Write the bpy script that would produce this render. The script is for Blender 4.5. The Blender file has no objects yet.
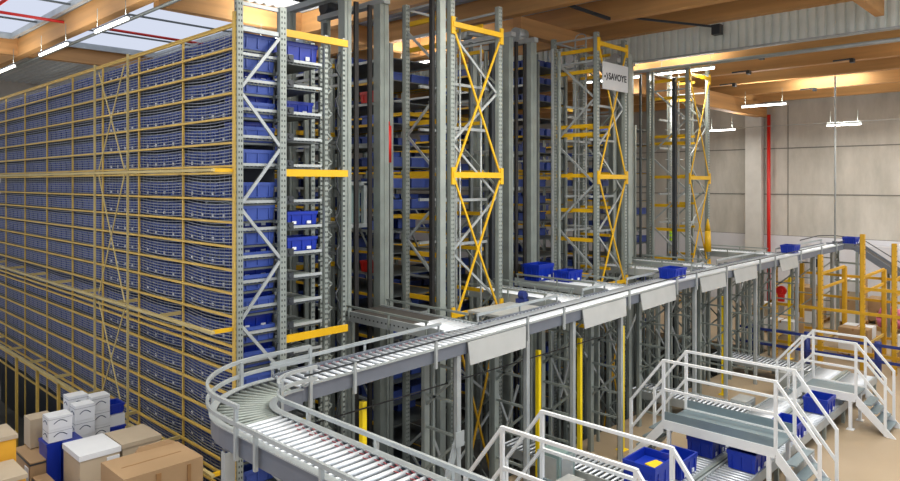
import bpy, math, random
from mathutils import Vector, Matrix
random.seed(7)
COL = bpy.context.scene.collection
S = 0.8                      # modelling unit to metres
H = 6.06                     # eye height in modelling units
ORD = ['first','second','third','fourth','fifth','sixth','seventh','eighth','ninth','tenth','eleventh','twelfth',
       'thirteenth','fourteenth','fifteenth','sixteenth','seventeenth','eighteenth','nineteenth','twentieth','twenty-first']

# ------------------------------------------------------------------ materials
def lin(c): return tuple(((v/255)/12.92 if v/255 <= .04045 else ((v/255+.055)/1.055)**2.4) for v in c)+(1,)
def mat(name, rgb, rough=.5, metal=0.0, var=.12, scale=3.0, stretch=(1,1,1), emit=None, es=1.0):
    m = bpy.data.materials.new(name); m.use_nodes = True; nt = m.node_tree; b = nt.nodes['Principled BSDF']
    b.inputs['Roughness'].default_value = rough; b.inputs['Metallic'].default_value = metal
    if emit:
        b.inputs['Base Color'].default_value = lin(rgb)
        b.inputs['Emission Color'].default_value = lin(emit); b.inputs['Emission Strength'].default_value = es
        return m
    tc = nt.nodes.new('ShaderNodeTexCoord'); mp = nt.nodes.new('ShaderNodeMapping'); mp.inputs['Scale'].default_value = stretch
    nz = nt.nodes.new('ShaderNodeTexNoise'); nz.inputs['Scale'].default_value = scale; nz.inputs['Detail'].default_value = 4
    rp = nt.nodes.new('ShaderNodeValToRGB'); c = lin(rgb)
    rp.color_ramp.elements[0].position = .3; rp.color_ramp.elements[1].position = .7
    rp.color_ramp.elements[0].color = tuple(v*(1-var) for v in c[:3])+(1,)
    rp.color_ramp.elements[1].color = tuple(min(1, v*(1+var)) for v in c[:3])+(1,)
    nt.links.new(tc.outputs['Object'], mp.inputs[0]); nt.links.new(mp.outputs[0], nz.inputs[0])
    nt.links.new(nz.outputs[0], rp.inputs[0]); nt.links.new(rp.outputs[0], b.inputs['Base Color'])
    return m
M = {}
M['steel'] = mat('galvanised steel', (150,158,152), .45, .3)
M['steel_d'] = mat('dull grey steel', (92,98,98), .5, .3)
M['steel_l'] = mat('pale zinc', (172,178,178), .4, .3)
M['side'] = mat('conveyor side sheet', (118,124,134), .45, .3, .06)
M['roller'] = mat('bright roller', (222,227,232), .36, .35, .04)
M['white'] = mat('white lacquered tube', (226,228,228), .4, 0, .04)
M['plate'] = mat('pale sheet panel', (172,174,171), .5, .1, .06)
M['deckplate'] = mat('platform sheet', (132,148,154), .4, .4, .1, 2)
M['yellow'] = mat('yellow steel', (222,174,14), .45, 0, .08)
M['yellow_b'] = mat('bright yellow post', (248,216,10), .4, 0, .05)
M['yellow_p'] = mat('pale yellow steel', (206,172,84), .5, 0, .1)
M['yellow_q'] = mat('muted pale yellow steel', (190,172,116), .6, 0, .08)  # paler, duller yellow for the outrigger frame
M['orange'] = mat('ochre yellow rack steel', (204,156,26), .5, 0, .1)
M['blue'] = mat('blue plastic', (14,46,158), .35, 0, .08)
M['blue_d'] = mat('storage blue plastic', (52,76,152), .45, 0, .12)
M['blue_post'] = mat('dark blue steel', (36,52,120), .45, 0, .06)
M['label'] = mat('label white', (225,228,232), .6, 0, .03)
M['note'] = mat('yellow note', (240,196,20), .6, 0, .03)
M['black'] = mat('black rubber belt', (30,28,27), .6, 0, .1)
M['dark'] = mat('dark motor housing', (58,62,66), .45, .3, .1)
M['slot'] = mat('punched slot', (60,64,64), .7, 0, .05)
M['belt'] = mat('dark conveyor belt', (66,62,58), .6, 0, .12)
M['red'] = mat('red paint', (205,34,26), .45, 0, .06)
M['ring'] = mat('red drive ring', (140,64,70), .5, 0, .05)
M['teal'] = mat('pale teal panel', (136,160,158), .4, .2, .06)
M['wire'] = mat('mesh wire', (150,154,158), .5, .4, .05)
M['card'] = mat('brown cardboard', (168,138,102), .8, 0, .07, 2)
M['card_l'] = mat('light cardboard', (184,168,144), .8, 0, .06, 2)
M['card_w'] = mat('white carton', (222,224,226), .7, 0, .04, 2)
M['tape'] = mat('brown tape', (150,112,70), .5, 0, .05)
M['print'] = mat('carton print', (70,80,100), .7, 0, .05)
M['wood'] = mat('pallet wood', (186,146,92), .8, 0, .15, 3, (1,1,6))
M['crate'] = mat('yellow crate', (226,166,44), .6, 0, .1)
M['glulam'] = mat('glulam timber', (200,150,92), .6, 0, .16, 1.2, (1,.25,5))
M['glulam_a'] = mat('glulam girder timber', (198,148,92), .6, 0, .16, 1.2, (.25,1,5))
M['lamp'] = mat('lamp tube', (255,255,255), .5, 0, emit=(255,250,240), es=9)
M['pink'] = mat('pink film', (224,120,150), .5, 0, .2)
M['vest'] = mat('hi-vis fabric', (190,240,40), .7, 0, .1)
M['sign'] = mat('sign white', (196,198,198), .5, 0, .02)
M['ink'] = mat('sign ink', (30,32,36), .5, 0, .02)
def wall_mat():
    m = bpy.data.materials.new('precast concrete'); m.use_nodes = True; nt = m.node_tree; b = nt.nodes['Principled BSDF']; b.inputs['Roughness'].default_value = .85
    tc = nt.nodes.new('ShaderNodeTexCoord'); mp = nt.nodes.new('ShaderNodeMapping'); mp.inputs['Scale'].default_value = (1,1.6,.5)
    nz = nt.nodes.new('ShaderNodeTexNoise'); nz.inputs['Scale'].default_value = .9; nz.inputs['Detail'].default_value = 8; nz.inputs['Roughness'].default_value = .65
    rp = nt.nodes.new('ShaderNodeValToRGB'); rp.color_ramp.elements[0].position = .3; rp.color_ramp.elements[1].position = .72
    rp.color_ramp.elements[0].color = lin((172,168,158)); rp.color_ramp.elements[1].color = lin((204,199,189))
    nt.links.new(tc.outputs['Object'], mp.inputs[0]); nt.links.new(mp.outputs[0], nz.inputs[0]); nt.links.new(nz.outputs[0], rp.inputs[0]); nt.links.new(rp.outputs[0], b.inputs['Base Color'])
    return m
M['concrete'] = wall_mat()
M['concrete_s'] = mat('smooth concrete', (200,197,190), .8, 0, .05)
M['seam'] = mat('panel joint', (120,118,112), .9, 0, .05)
M['lowwall'] = mat('painted plinth', (206,206,210), .8, 0, .03)
M['floor'] = mat('beige screed', (170,150,122), .45, 0, .07, .5)
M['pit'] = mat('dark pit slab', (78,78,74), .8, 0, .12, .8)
M['deck'] = mat('corrugated roof sheet', (186,192,194), .7, 0, .06)
M['clad'] = mat('corrugated wall sheet', (226,232,224), .75, 0, .05)

# ------------------------------------------------------------------ mesh builder
class MB:
    def __init__(s): s.v = []; s.f = []
    def hexa(s, p):
        n = len(s.v); s.v += [tuple(q) for q in p]
        s.f += [tuple(n+i for i in q) for q in ((0,3,2,1),(4,5,6,7),(0,1,5,4),(1,2,6,5),(2,3,7,6),(3,0,4,7))]
        return s
    def box(s, x0, x1, y0, y1, z0, z1):
        return s.hexa([(x0,y0,z0),(x1,y0,z0),(x1,y1,z0),(x0,y1,z0),(x0,y0,z1),(x1,y0,z1),(x1,y1,z1),(x0,y1,z1)])
    def bar(s, p, q, w, h, up=(0,0,1)):
        p = Vector(p); q = Vector(q); d = (q-p).normalized(); u = Vector(up)
        if abs(d.dot(u)) > .98: u = Vector((1,0,0)) if abs(d.x) < .9 else Vector((0,1,0))
        a = d.cross(u).normalized()*w/2; b = a.cross(d).normalized()*h/2
        return s.hexa([p-a-b, p+a-b, p+a+b, p-a+b, q-a-b, q+a-b, q+a+b, q-a+b])
    def tube(s, p, q, r, n=8, r2=None):
        p = Vector(p); q = Vector(q); d = (q-p).normalized(); u = Vector((0,0,1)) if abs(d.z) < .9 else Vector((1,0,0))
        a = d.cross(u).normalized(); b = a.cross(d); k = len(s.v); r2 = r if r2 is None else r2
        for c, rr in ((p, r), (q, r2)):
            for i in range(n):
                t = 2*math.pi*i/n; s.v.append(tuple(c+a*math.cos(t)*rr+b*math.sin(t)*rr))
        for i in range(n): s.f.append((k+i, k+(i+1)%n, k+n+(i+1)%n, k+n+i))
        s.f.append(tuple(k+i for i in range(n))[::-1]); s.f.append(tuple(k+n+i for i in range(n)))
        return s
    def path(s, pts, r, n=6):
        for a, b in zip(pts, pts[1:]): s.tube(a, b, r, n)
        return s
    def ribbon(s, pts, w, h):                  # rectangular section along a path, mitred, upright
        k = len(s.v); P = [Vector(p) for p in pts]; N = len(P)
        for i, p in enumerate(P):
            d = (P[min(i+1, N-1)]-P[max(i-1, 0)]); a = Vector((d.y, -d.x, 0)).normalized()*w/2
            s.v += [tuple(p-a), tuple(p+a), tuple(p+a+Vector((0,0,h))), tuple(p-a+Vector((0,0,h)))]
        for i in range(N-1):
            for j in range(4): s.f.append((k+4*i+j, k+4*i+(j+1)%4, k+4*i+4+(j+1)%4, k+4*i+4+j))
        s.f.append((k+3,k+2,k+1,k)); e = k+4*(N-1); s.f.append((e,e+1,e+2,e+3))
        return s
    def mesh(s, name, m, off=(0,0,0), smooth=False):
        me = bpy.data.meshes.new(name); me.from_pydata([(x-off[0], y-off[1], z-off[2]) for x, y, z in s.v], [], s.f)
        me.materials.append(M[m]); me.update()
        if smooth:
            for p in me.polygons: p.use_smooth = len(p.vertices) == 4
        return me
def root_of(o):
    while o.parent: o = o.parent
    return o
def part(name, mb, m, parent, label=None, smooth=False, kind=None):
    r = root_of(parent); o = bpy.data.objects.new(name, mb.mesh(name, m, tuple(r.location), smooth)); COL.objects.link(o); o.parent = parent
    if label: o['label'] = label
    if kind: o['kind'] = kind
    return o
def tag(o, label, cat, group=None, kind=None):
    o['label'] = label; o['category'] = cat
    if group: o['group'] = group
    if kind: o['kind'] = kind
    return o
def thing(name, label, cat, loc=(0,0,0), group=None):
    o = bpy.data.objects.new(name, None); COL.objects.link(o); o.location = loc; o.empty_display_size = .1
    return tag(o, label, cat, group)
def single(name, mb, m, label, cat, loc=(0,0,0), group=None, kind=None, smooth=False):
    o = bpy.data.objects.new(name, mb.mesh(name, m, loc, smooth)); COL.objects.link(o); o.location = loc
    return tag(o, label, cat, group, kind)
def struct(name, mb, m):
    o = bpy.data.objects.new(name, mb.mesh(name, m)); COL.objects.link(o); o['kind'] = 'structure'; return o
def copy_tree(o, loc=None, label=None, parent=None, group=None):
    c = o.copy(); COL.objects.link(c); c.parent = parent
    if loc is not None: c.location = loc
    if label: c['label'] = label
    if group: c['group'] = group
    for ch in list(o.children): copy_tree(ch, None, None, c)
    return c
def channel(mb, x, y, z0, z1, w, d, t=.012, flip=1):         # open upright profile, web facing -y
    y0, y1 = y-d/2, y+d/2
    mb.box(x-w/2, x+w/2, y0, y0+t, z0, z1); mb.box(x-w/2, x-w/2+t, y0+t, y1, z0, z1); mb.box(x+w/2-t, x+w/2, y0+t, y1, z0, z1)
    mb.box(x-w/2, x-w/4, y1-t, y1, z0, z1); mb.box(x+w/4, x+w/2, y1-t, y1, z0, z1)
    return mb
def slots(x, y, z0, z1, w, d, pitch=.09):
    mb = MB(); z = z0+.05
    while z < z1-.05:
        for dx in (-w*.22, w*.22): mb.box(x+dx-.009, x+dx+.009, y-d/2-.004, y-d/2+.002, z, z+.035)
        z += pitch
    return mb
def slots_x(x, y, z0, z1, w, d, pitch=.09):
    mb = MB(); z = z0+.05
    while z < z1-.05:
        mb.box(x-w/2-.004, x-w/2+.002, y-.012, y+.012, z, z+.035); z += pitch
    return mb
def xbrace(p, q, zt, zb, r=.03):     # crossing bars between plan points p, q
    mb = MB()
    mb.bar((p[0],p[1],zt), (q[0],q[1],zb), r, r*1.6); mb.bar((q[0],q[1]-.001,zt), (p[0],p[1]-.001,zb), r, r*1.6)
    return mb

# ------------------------------------------------------------------ the hall
PIT = -1.35
f = MB(); f.box(-6, 60, -14, 8.95, -.3, 0); f.box(-6, 4.4, 8.95, 46, -.3, 0); f.box(26, 60, 8.95, 46, -.3, 0); f.box(4.4, 26, 30, 46, -.3, 0)
struct('floor', f, 'floor')
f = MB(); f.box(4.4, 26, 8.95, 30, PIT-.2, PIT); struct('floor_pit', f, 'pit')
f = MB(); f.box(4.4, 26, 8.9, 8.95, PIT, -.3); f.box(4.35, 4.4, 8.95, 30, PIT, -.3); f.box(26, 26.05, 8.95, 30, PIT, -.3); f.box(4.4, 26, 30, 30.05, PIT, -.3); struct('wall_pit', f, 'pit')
WX = 36
f = MB(); f.box(WX, WX+.3, -14, 46, 3.45, 12.6); struct('wall_right', f, 'concrete')
f = MB(); f.box(WX-.05, WX+.3, -14, 46, 0, 3.45); struct('wall_right_plinth', f, 'lowwall')
f = MB(); f.box(-6, WX, 44, 44.3, 0, 12.6); struct('wall_back', f, 'concrete_s')
f = MB()
for z in (3.45, 5.5, 7.78): f.box(WX-.02, WX, -14, 44, z-.025, z+.025)
for y in (11.49, -1.2): f.box(WX-.015, WX, y-.02, y+.02, 3.45, 9.9)
struct('trim_1', f, 'seam')
f = MB(); f.box(WX-.45, WX-.06, 12.62, 13.4, 0, 9.6); struct('trim_2', f, 'concrete_s')     # concrete column
# low roof right of the step, high roof left of it
def corrug(x0, x1, y0, y1, z, m, name, step=.32, d=.09, vertical=False):
    mb = MB(); k = 0; P = []; x = x0
    if not vertical:
        while x < x1:
            P += [(x, z), (x+step*.3, z), (x+step*.5, z+d), (x+step*.8, z+d)]; x += step
        n = len(P)
        for yy in (y0, y1): mb.v += [(a, yy, b) for a, b in P]
        for i in range(n-1): mb.f.append((i, i+1, n+i+1, n+i))
    return mb
def deck(name, x0, x1, y0, y1, z, holes=()):
    mb = MB(); ys = sorted({y0, y1} | {h[2] for h in holes} | {h[3] for h in holes})
    for a, b in zip(ys, ys[1:]):
        spans = [(x0, x1)]
        for h in holes:
            if h[2] <= a and b <= h[3]:
                ns = []
                for s0, s1 in spans:
                    if h[0] > s0: ns.append((s0, min(h[0], s1)))
                    if h[1] < s1: ns.append((max(h[1], s0), s1))
                spans = [s_ for s_ in ns if s_[1]-s_[0] > .01]
        for s0, s1 in spans:
            c = corrug(s0, s1, a, b, z, None, None); n = len(mb.v); mb.v += c.v; mb.f += [tuple(n+i for i in q) for q in c.f]
            mb.box(s0, s1, a, b, z+.1, z+.14)
    return struct(name, mb, 'deck')
XS = 20.9
SKY = [(2.6,7.3,20.0,30.3), (8.3,12.8,20.0,30.3), (13.4,15.6,20.0,30.3), (-2,2,20.0,30.3)]
deck('ceiling', -6, XS, -2, 44, H+5.6, SKY)
deck('ceiling_low', XS, WX, -2, 44, H+4.85, [(30.2, 31.6, 6.6, 10.4)])
# the corrugated upstand between the two roofs
mb = MB(); y = -2
mb.box(XS+.02, XS+.03, -2, 44, H+4.06, H+4.95)
while y < 44:
    mb.box(XS-.02, XS+.02, y, y+.2, H+4.06, H+4.95); mb.box(XS-.06, XS-.02, y+.02, y+.14, H+4.06, H+4.95); y += .24
struct('wall_upstand', mb, 'clad')
mb = MB(); mb.box(XS-.1, XS+.1, -2, 44, H+4.0, H+4.06); struct('trim_3', mb, 'steel_l')
bn = 0
def beam(x0, x1, y0, y1, z0, z1, label, m='glulam'):
    global bn; bn += 1
    mb = MB(); mb.box(x0, x1, y0, y1, z0, z1); o = single('roof_beam', mb, m, label, 'beam', (x0, y0, z0), 'glulam roof beams'); return o
where = ['over the left rack','over the left lift','above the tall towers','right of the tower tops','just before the corrugated step']
hb = [(-1.2,'at the far left of the roof'), (2.2,'passing over the stacked cartons'), (7.55,'above the left storage wall'), (12.9,'above the first lift'), (15.7,'behind the lift motor'), (18.3,'running behind the sign'), (20.55,'touching the top of the corrugated upstand')]
for x, w in hb: beam(x, x+.3, 2, 44, H+4.9, H+5.58, 'long brown glulam roof beam '+w)
for x, w in ((22.6,'nearest the corrugated upstand'), (25.2,'second beyond the upstand'), (28.0,'third beyond the upstand'), (31.7,'lit beside the rooflight'), (35.0,'closest to the concrete wall')):
    beam(x, x+.3, -2, 44, H+4.0, H+4.84, 'brown glulam beam of the low roof, '+w)
beam(-6, 20.5, 30.5, 30.85, H+4.95, H+5.6, 'brown cross girder behind the rooflights', 'glulam_a'); beam(8.2, 20.5, 19.2, 19.55, H+4.95, H+5.6, 'brown cross girder in front of the rooflights', 'glulam_a')
beam(23, WX, 12.5, 12.9, H+3.3, H+4.0, 'brown girder end resting on the concrete column', 'glulam_a')
beam(16, 20.5, 12.5, 12.8, H+4.4, H+4.9, 'short brown girder behind the middle tower top', 'glulam_a')
# rooflight bars and pipes
for i, (x0, x1, y0, y1) in enumerate(SKY[:3]):
    w = ('over the left rack', 'in the middle of the roof', 'next to the first lift')[i]
    t = thing('rooflight_frame', 'grey rooflight frame with thin bars '+w, 'rooflight', (x0, y0, H+5.6), 'rooflight frames')
    mb = MB()
    for a in ((x0,y0,x1,y0),(x1,y0,x1,y1),(x1,y1,x0,y1),(x0,y1,x0,y0)): mb.bar((a[0],a[1],H+5.6),(a[2],a[3],H+5.6), .12, .2)
    part('frame', mb, 'steel_l', t)
    mb = MB()
    for k in (1,2): yy = y0+(y1-y0)*k/3; mb = MB(); mb.bar((x0,yy,H+5.58),(x1,yy,H+5.58), .05, .06); part('glazing_bar', mb, 'steel_d', t)
def pipe(name, pts, r, m, label, cat='pipe', group=None, loc=None):
    mb = MB(); mb.path(pts, r, 8); return single(name, mb, m, label, cat, tuple(loc or pts[0]), group, smooth=True)
pipe('sprinkler_pipe', [(3.2,25,H+5.35),(12.6,25.2,H+5.35)], .05, 'red', 'thin red sprinkler pipe crossing below the rooflights')
pipe('sprinkler_pipe', [(5.4,20,H+5.3),(5.4,30.4,H+5.3)], .05, 'red', 'thin red sprinkler pipe across the leftmost rooflight')
pipe('sprinkler_pipe', [(21.35,-2,H+3.8),(21.35,12.6,H+3.8)], .06, 'steel_l', 'pale pipe running below the corrugated upstand')
pipe('conduit', [(8.1,4,H+4.85),(8.1,40,H+4.85)], .05, 'steel', 'grey conduit fixed under the glulam beam above the left racks')
t = pipe('riser_pipe', [(WX-.3,12.3,0),(WX-.3,12.3,H+3.4)], .09, 'red', 'vertical red riser pipe beside the concrete column')
pipe('drop_pipe', [(30,7.85-.02,2.8),(30,7.85-.02,H+4.2)], .035, 'steel_l', 'thin pale pipe hanging down before the concrete wall')
for i, (x, y) in enumerate(((22.3,7.9),(25.0,9.3),(24.9,6.0),(27.8,10.9),(31.5,9.0))):
    mb = MB(); z = H+3.95; mb.bar((x,y,z+.05),(x-.25,y+.5,z), .05, .05); mb.box(x-.1,x+.1,y-.06,y+.06,z-.08,z+.05)
    single('beam_hanger', mb, 'dark', 'small dark hanger under the low roof, '+ORD[i]+' from the upstand', 'bracket', (x,y,z-.08), 'dark hangers under the low roof')
mb = MB(); mb.bar((18.5,10.4,H+4.95),(20.4,8.6,H+4.7), .05,.06); mb.box(20.3,20.55,8.4,8.65,H+4.45,H+4.75)
single('beam_brace', mb, 'dark', 'dark steel strut with a black box above the sign', 'strut', (20.4,8.6,H+4.45))
mb = MB(); mb.bar((14.5,11.6,H+5.3),(18.4,10.9,H+4.95), .07,.09)
single('beam_brace', mb, 'dark', 'dark steel strut under the roof sheet left of the sign', 'strut', (14.5,11.6,H+4.9))
mb = MB(); mb.box(15.2,20.45,4.2,4.4,H+4.3,H+4.89)
single('timber_strut', mb, 'glulam', 'pale timber strut in the upper right corner', 'strut', (18,4.3,H+4.3))

# lamps: tube lamps are the room's light
def lamp(x, y0, y1, z, label, e, tube=True, sx=.12):
    t = thing('tube_lamp', label, 'lamp', (x, y0, z), 'tube lamps under the roof')
    mb = MB(); mb.box(x-.05, x+.05, y0, y1, z+.03, z+.08); part('lamp_housing', mb, 'steel_l', t)
    mb = MB(); mb.tube((x, y0+.02, z), (x, y1-.02, z), .035, 8); part('lamp_tube', mb, 'lamp', t, smooth=True)
    for yy in (y0+.15, y1-.15): mb = MB(); mb.tube((x, yy, z+.08), (x, yy, z+.6), .008, 4); part('lamp_hanger', mb, 'steel', t)
    L = bpy.data.lights.new('tube_light', 'AREA'); L.shape = 'RECTANGLE'; L.size = sx*S; L.size_y = (y1-y0)*S; L.energy = e; L.color = (1, .965, .9)
    lo = bpy.data.objects.new('tube_light', L); COL.objects.link(lo); lo.location = (x, (y0+y1)/2, z-.05)
    L2 = L.copy(); L2.energy = e*UP; l2 = bpy.data.objects.new('tube_light', L2); COL.objects.link(l2); l2.location = (x, (y0+y1)/2, z+.12); l2.rotation_euler = (math.pi,0,0)
    return t
E = 56; UP = .5
for a in ((28, 9.0, 10.7, H+3.05, 'glowing tube lamp right of the tower tops, nearest the girder end'),
          (33, 12.9, 14.2, H+2.55, 'glowing tube lamp before the concrete wall left of the red pipe'),
          (33, 7.6, 8.95, H+2.5, 'glowing tube lamp on the concrete wall side right of the red pipe'),
          (22.1, 9.3, 11.3, H+3.75, 'glowing tube lamp just above the rightmost tower'),
          (22.1, 11.9, 14.2, H+3.75, 'glowing tube lamp behind the rightmost tower top'),
          (31.15, 7.2, 9.8, H+4.62, 'glowing tube lamp hidden between the low roof beams by the rooflight'),
          (6.6, 17.2, 19.4, H+4.0, 'glowing tube lamp over the left storage wall, nearest one'),
          (6.6, 21.6, 24.2, H+4.0, 'glowing tube lamp over the left storage wall, middle one'),
          (6.6, 27, 30, H+4.0, 'glowing tube lamp over the left storage wall, farthest one')):
    lamp(*a, E)
for i, (x, y) in enumerate(((3.0,3.0),(1.0,4.5),(8.5,2.0),(8.5,6.0),(13,1),(12.5,5.0),(18,-1),(23,.5),(28.5,1),(31.5,2),(0.5,12.0),(14,-3),(11.2,17),(17,17),(23,-5),(33.5,-1),(4,34),(14,35))):  # lamps added to light the hall, nearly all outside the view
    z = H+4.3 if x < 20 else H+3.7
    if x > 24: w = 'over the right hand floor'
    else: w = 'high over the conveyors'
    lamp(x, y, y+2.0, z, 'added tube lamp '+w+', %s in the rows above the view' % ORD[i], E*2.3)
pipe('lamp_wire', [(33,14.2,H+2.62),(33,3.0,H+2.62)], .012, 'steel_l', 'thin pale wire carrying the lamps before the concrete wall', 'wire')

# ------------------------------------------------------------------ totes
def tote_body(L, W, h, t=.02):
    mb = MB(); a, b = L/2, W/2; s = .025
    # tapered hollow box: outer lower section, rim, handles
    def ring(x, y, z): return [(-x,-y,z),(x,-y,z),(x,y,z),(-x,y,z)]
    k = len(mb.v)
    rows = [ring(a-s, b-s, 0), ring(a-.012, b-.012, h*.78), ring(a, b, h*.78), ring(a, b, h), ring(a-t-.012, b-t-.012, h), ring(a-s-t, b-s-t, .02)]
    for r in rows: mb.v += r
    mb.f.append((k+3,k+2,k+1,k))
    for i in range(len(rows)-1):
        for j in range(4): mb.f.append((k+4*i+j, k+4*i+(j+1)%4, k+4*i+4+(j+1)%4, k+4*i+4+j))
    e = k+4*(len(rows)-1); mb.f.append((e,e+1,e+2,e+3))
    for q in (-.33, 0, .33):                                  # stiffening ribs
        for sg in (-1, 1):
            mb.box(q*L-.01, q*L+.01, min(sg*(b-.025),sg*b), max(sg*(b-.025),sg*b), .03, h*.78); mb.box(min(sg*(a-.025),sg*a), max(sg*(a-.025),sg*a), q*W-.01, q*W+.01, .03, h*.78)
    return mb
def make_tote(name, label, cat, L, W, h, m, loc, group, labels=((-.25,),), lab=True, face='y'):
    t = thing(name, label, cat, (0,0,0), group); part('body', tote_body(L, W, h), m, t)
    if lab:
        if face == 'x': mb = MB(); mb.box(-L/2-.004, -L/2+.004, -.035, .035, h*.12, h*.34); part('bar_code_label', mb, 'label', t, 'small white label')
        else:
            for q in (-.28, .2): mb = MB(); mb.box(q*L-.04, q*L+.04, -W/2-.006, -W/2+.01, h*.12, h*.32); part('bar_code_label', mb, 'label', t, 'small white label')
    t.location = loc
    return t
# ------------------------------------------------------------------ left storage wall (rack with mesh)
LV = [2.14,1.81,1.43,1.04,.64,.27,-.26,-.63,-1.02,-1.39,-1.76,-2.13,-2.6,-3.0,-3.38,-3.76,-4.14,-4.5,-4.92,-5.3]
XF, Y0 = 5.5, 9.92; BAY = 1.92; NB = 9
ys = [Y0+BAY*i for i in range(NB+1)]
rk = thing('storage_rack', 'long tall storage wall of yellow beams packed with blue totes', 'rack', (XF, Y0, PIT))
for i, y in enumerate(ys):
    if i == 0: continue
    mb = MB(); channel(mb, XF-.01, y, PIT, H+2.5, .03, .045, .006); part('upright', mb, 'yellow_p', rk)
mb = MB(); channel(mb, XF, Y0, PIT, H+3.3, .10, .10); u = part('upright', mb, 'steel', rk, 'tall grey perforated corner upright'); part('punched_slots', slots(XF, Y0, PIT, H+3.3, .1, .1), 'slot', u, kind='stuff')
part('punched_slots', slots_x(XF, Y0, PIT, H+3.3, .1, .1), 'slot', u, kind='stuff')
mb = MB(); mb.box(XF-.085, XF-.05, Y0-.01, Y0+.05, PIT, H+2.7); part('edge_strip', mb, 'yellow_p', rk, 'yellow strip beside the corner upright')
mb = MB(); channel(mb, 6.28, Y0, PIT, H+2.9, .12, .10); u = part('upright', mb, 'steel', rk, 'grey inner end upright'); part('punched_slots', slots(6.28, Y0, PIT, H+2.9, .12, .1), 'slot', u, kind='stuff')
mb = MB(); mb.bar((XF,Y0,H+2.85),(6.28,Y0,H+2.85),.04,.06); mb.bar((XF,Y0,H+2.45),(6.28,Y0,H+2.45),.05,.07); part('cross_tie', mb, 'steel_l', rk)
n = [1.47-.92*2*k for k in range(5)]
for k, h in enumerate(n):
    for a, b in ((h+.06, h+.92), (h-.06, h-.86)):
        if H+b > PIT+.1:
            mb = MB(); mb.bar((XF+.04,Y0-.03,H+a),(6.22,Y0-.03,H+b),.03,.05); part('end_brace', mb, 'steel_l', rk)
for h in LV+[2.49, .16, -2.72, -4.72]:
    mb = MB(); mb.box(XF-.05, XF-.01, Y0, ys[-1], H+h-.018, H+h+.016); part('shelf_beam', mb, 'yellow_p', rk)
for h in LV:
    mb = MB(); mb.box(6.18, 6.22, Y0, ys[-1], H+h-.035, H+h+.02)
    y = Y0+.1
    while y < ys[-1]: mb.box(XF+.02, 6.2, y, y+.03, H+h-.02, H+h+.012); y += .19
    part('shelf_rail', mb, 'steel_d', rk)
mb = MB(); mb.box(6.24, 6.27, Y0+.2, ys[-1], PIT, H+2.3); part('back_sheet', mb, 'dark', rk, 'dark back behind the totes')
mb = MB()
for y in ys[1:]: mb.bar((XF,y,H+2.55),(XF-.0,y,H+2.75),.03,.03)
# individual totes
tw = BAY/5
proto = make_tote('storage_tote', 'x', 'storage tote', .62, tw-.03, .25, 'blue_d', (0,0,-50), 'blue totes behind the mesh of the left storage wall', face='x')
first = True
cnt = 0
for li, h in enumerate(LV):
    for j in range(15):
        loc = (XF+.40, Y0+.08+tw*(j+.5)*.985, H+h+.022)
        lab = 'blue tote behind the mesh, %s shelf from top, %s from the corner upright' % (ORD[li], ORD[j])
        if first: proto.location = loc; proto['label'] = lab; first = False
        else: copy_tree(proto, loc, lab)
        cnt += 1
mb = MB()
for li, h in enumerate(LV):
    for j in range(15, NB*5):
        yc = Y0+.08+tw*(j+.5); x = XF+.40; z = H+h+.022
        mb.box(x-.29, x+.29, yc-tw/2+.04, yc+tw/2-.04, z, z+.19); mb.box(x-.31, x+.31, yc-tw/2+.02, yc+tw/2-.02, z+.19, z+.25)
single('storage_totes', mb, 'blue_d', 'mass of blue totes in the far left bays of the storage wall', 'storage totes', (XF+.40, Y0+6, H+LV[-1]), None, 'stuff')
# outrigger walkway frame with braces
og = thing('outrigger_frame', 'pale yellow outrigger frame with crossed braces before the storage wall', 'frame', (5.1, Y0, PIT))
for h in (.2, -2.3, -4.5):
    mb = MB(); mb.box(5.04, 5.1, Y0, ys[-1], H+h-.022, H+h+.022); part('long_beam', mb, 'yellow_q', og)
    for y in ys[:-1]:
        mb = MB(); mb.box(5.1, XF-.03, y+.03, y+.07, H+h-.03, H+h+.03); part('outrigger', mb, 'yellow_q' if y > Y0+1 else 'yellow', og)
for y in (13.2, 14.9):
    mb = MB(); mb.box(5.04, 5.08, y-.012, y+.012, PIT, H+2.4); part('post', mb, 'yellow_q', og)
for a, b in ((2.2,.25),(.15,-2.2),(-2.35,-4.4)):
    part('cross_brace', xbrace((5.0,13.2),(5.0,14.5),H+a,H+b,.016), 'yellow_q', og)
for i, y in enumerate((17.4,19.0,20.8,22.8)):
    mb = MB(); mb.box(5.1, 5.16, y-.03, y+.03, PIT, H-4.53)
    part('foot_post', mb, 'yellow_p', og)
# wire mesh screen
ws = thing('wire_mesh_screen', 'fine galvanised wire mesh closing the front of the left storage wall', 'mesh screen', (5.53, Y0, H-5.2))
for i in range(NB):
    mb = MB(); ya, yb = ys[i]-(.0 if i else .02), ys[i+1]; z = H-5.2; N = 5
    while z < H+2.45:
        sag = -.05 if i == 0 else (-.03 if i == 1 else -.012)
        pts = []
        for q in range(N+1):
            t_ = q/N; pts.append((XF+.035-.025*math.sin(math.pi*t_), ya+(yb-ya)*t_, z+sag*math.sin(math.pi*t_)))
        for p, q2 in zip(pts, pts[1:]): mb.bar(p, q2, .01, .014)
        z += .052
    y = ya+.05
    while y < yb: mb.bar((XF+.03,y,H-5.2),(XF+.03,y,H+2.45),.005,.005); y += .16
    part('mesh_panel', mb, 'wire', ws)
mb = MB(); mb.path([(XF-.03,Y0+.1,H+2.53),(XF-.03,ys[-1],H+2.53)], .016, 6)
single('cable_tray', mb, 'yellow_p', 'yellow cable run along the top edge of the storage wall', 'cable tray', (XF-.03,Y0,H+2.5))

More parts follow.
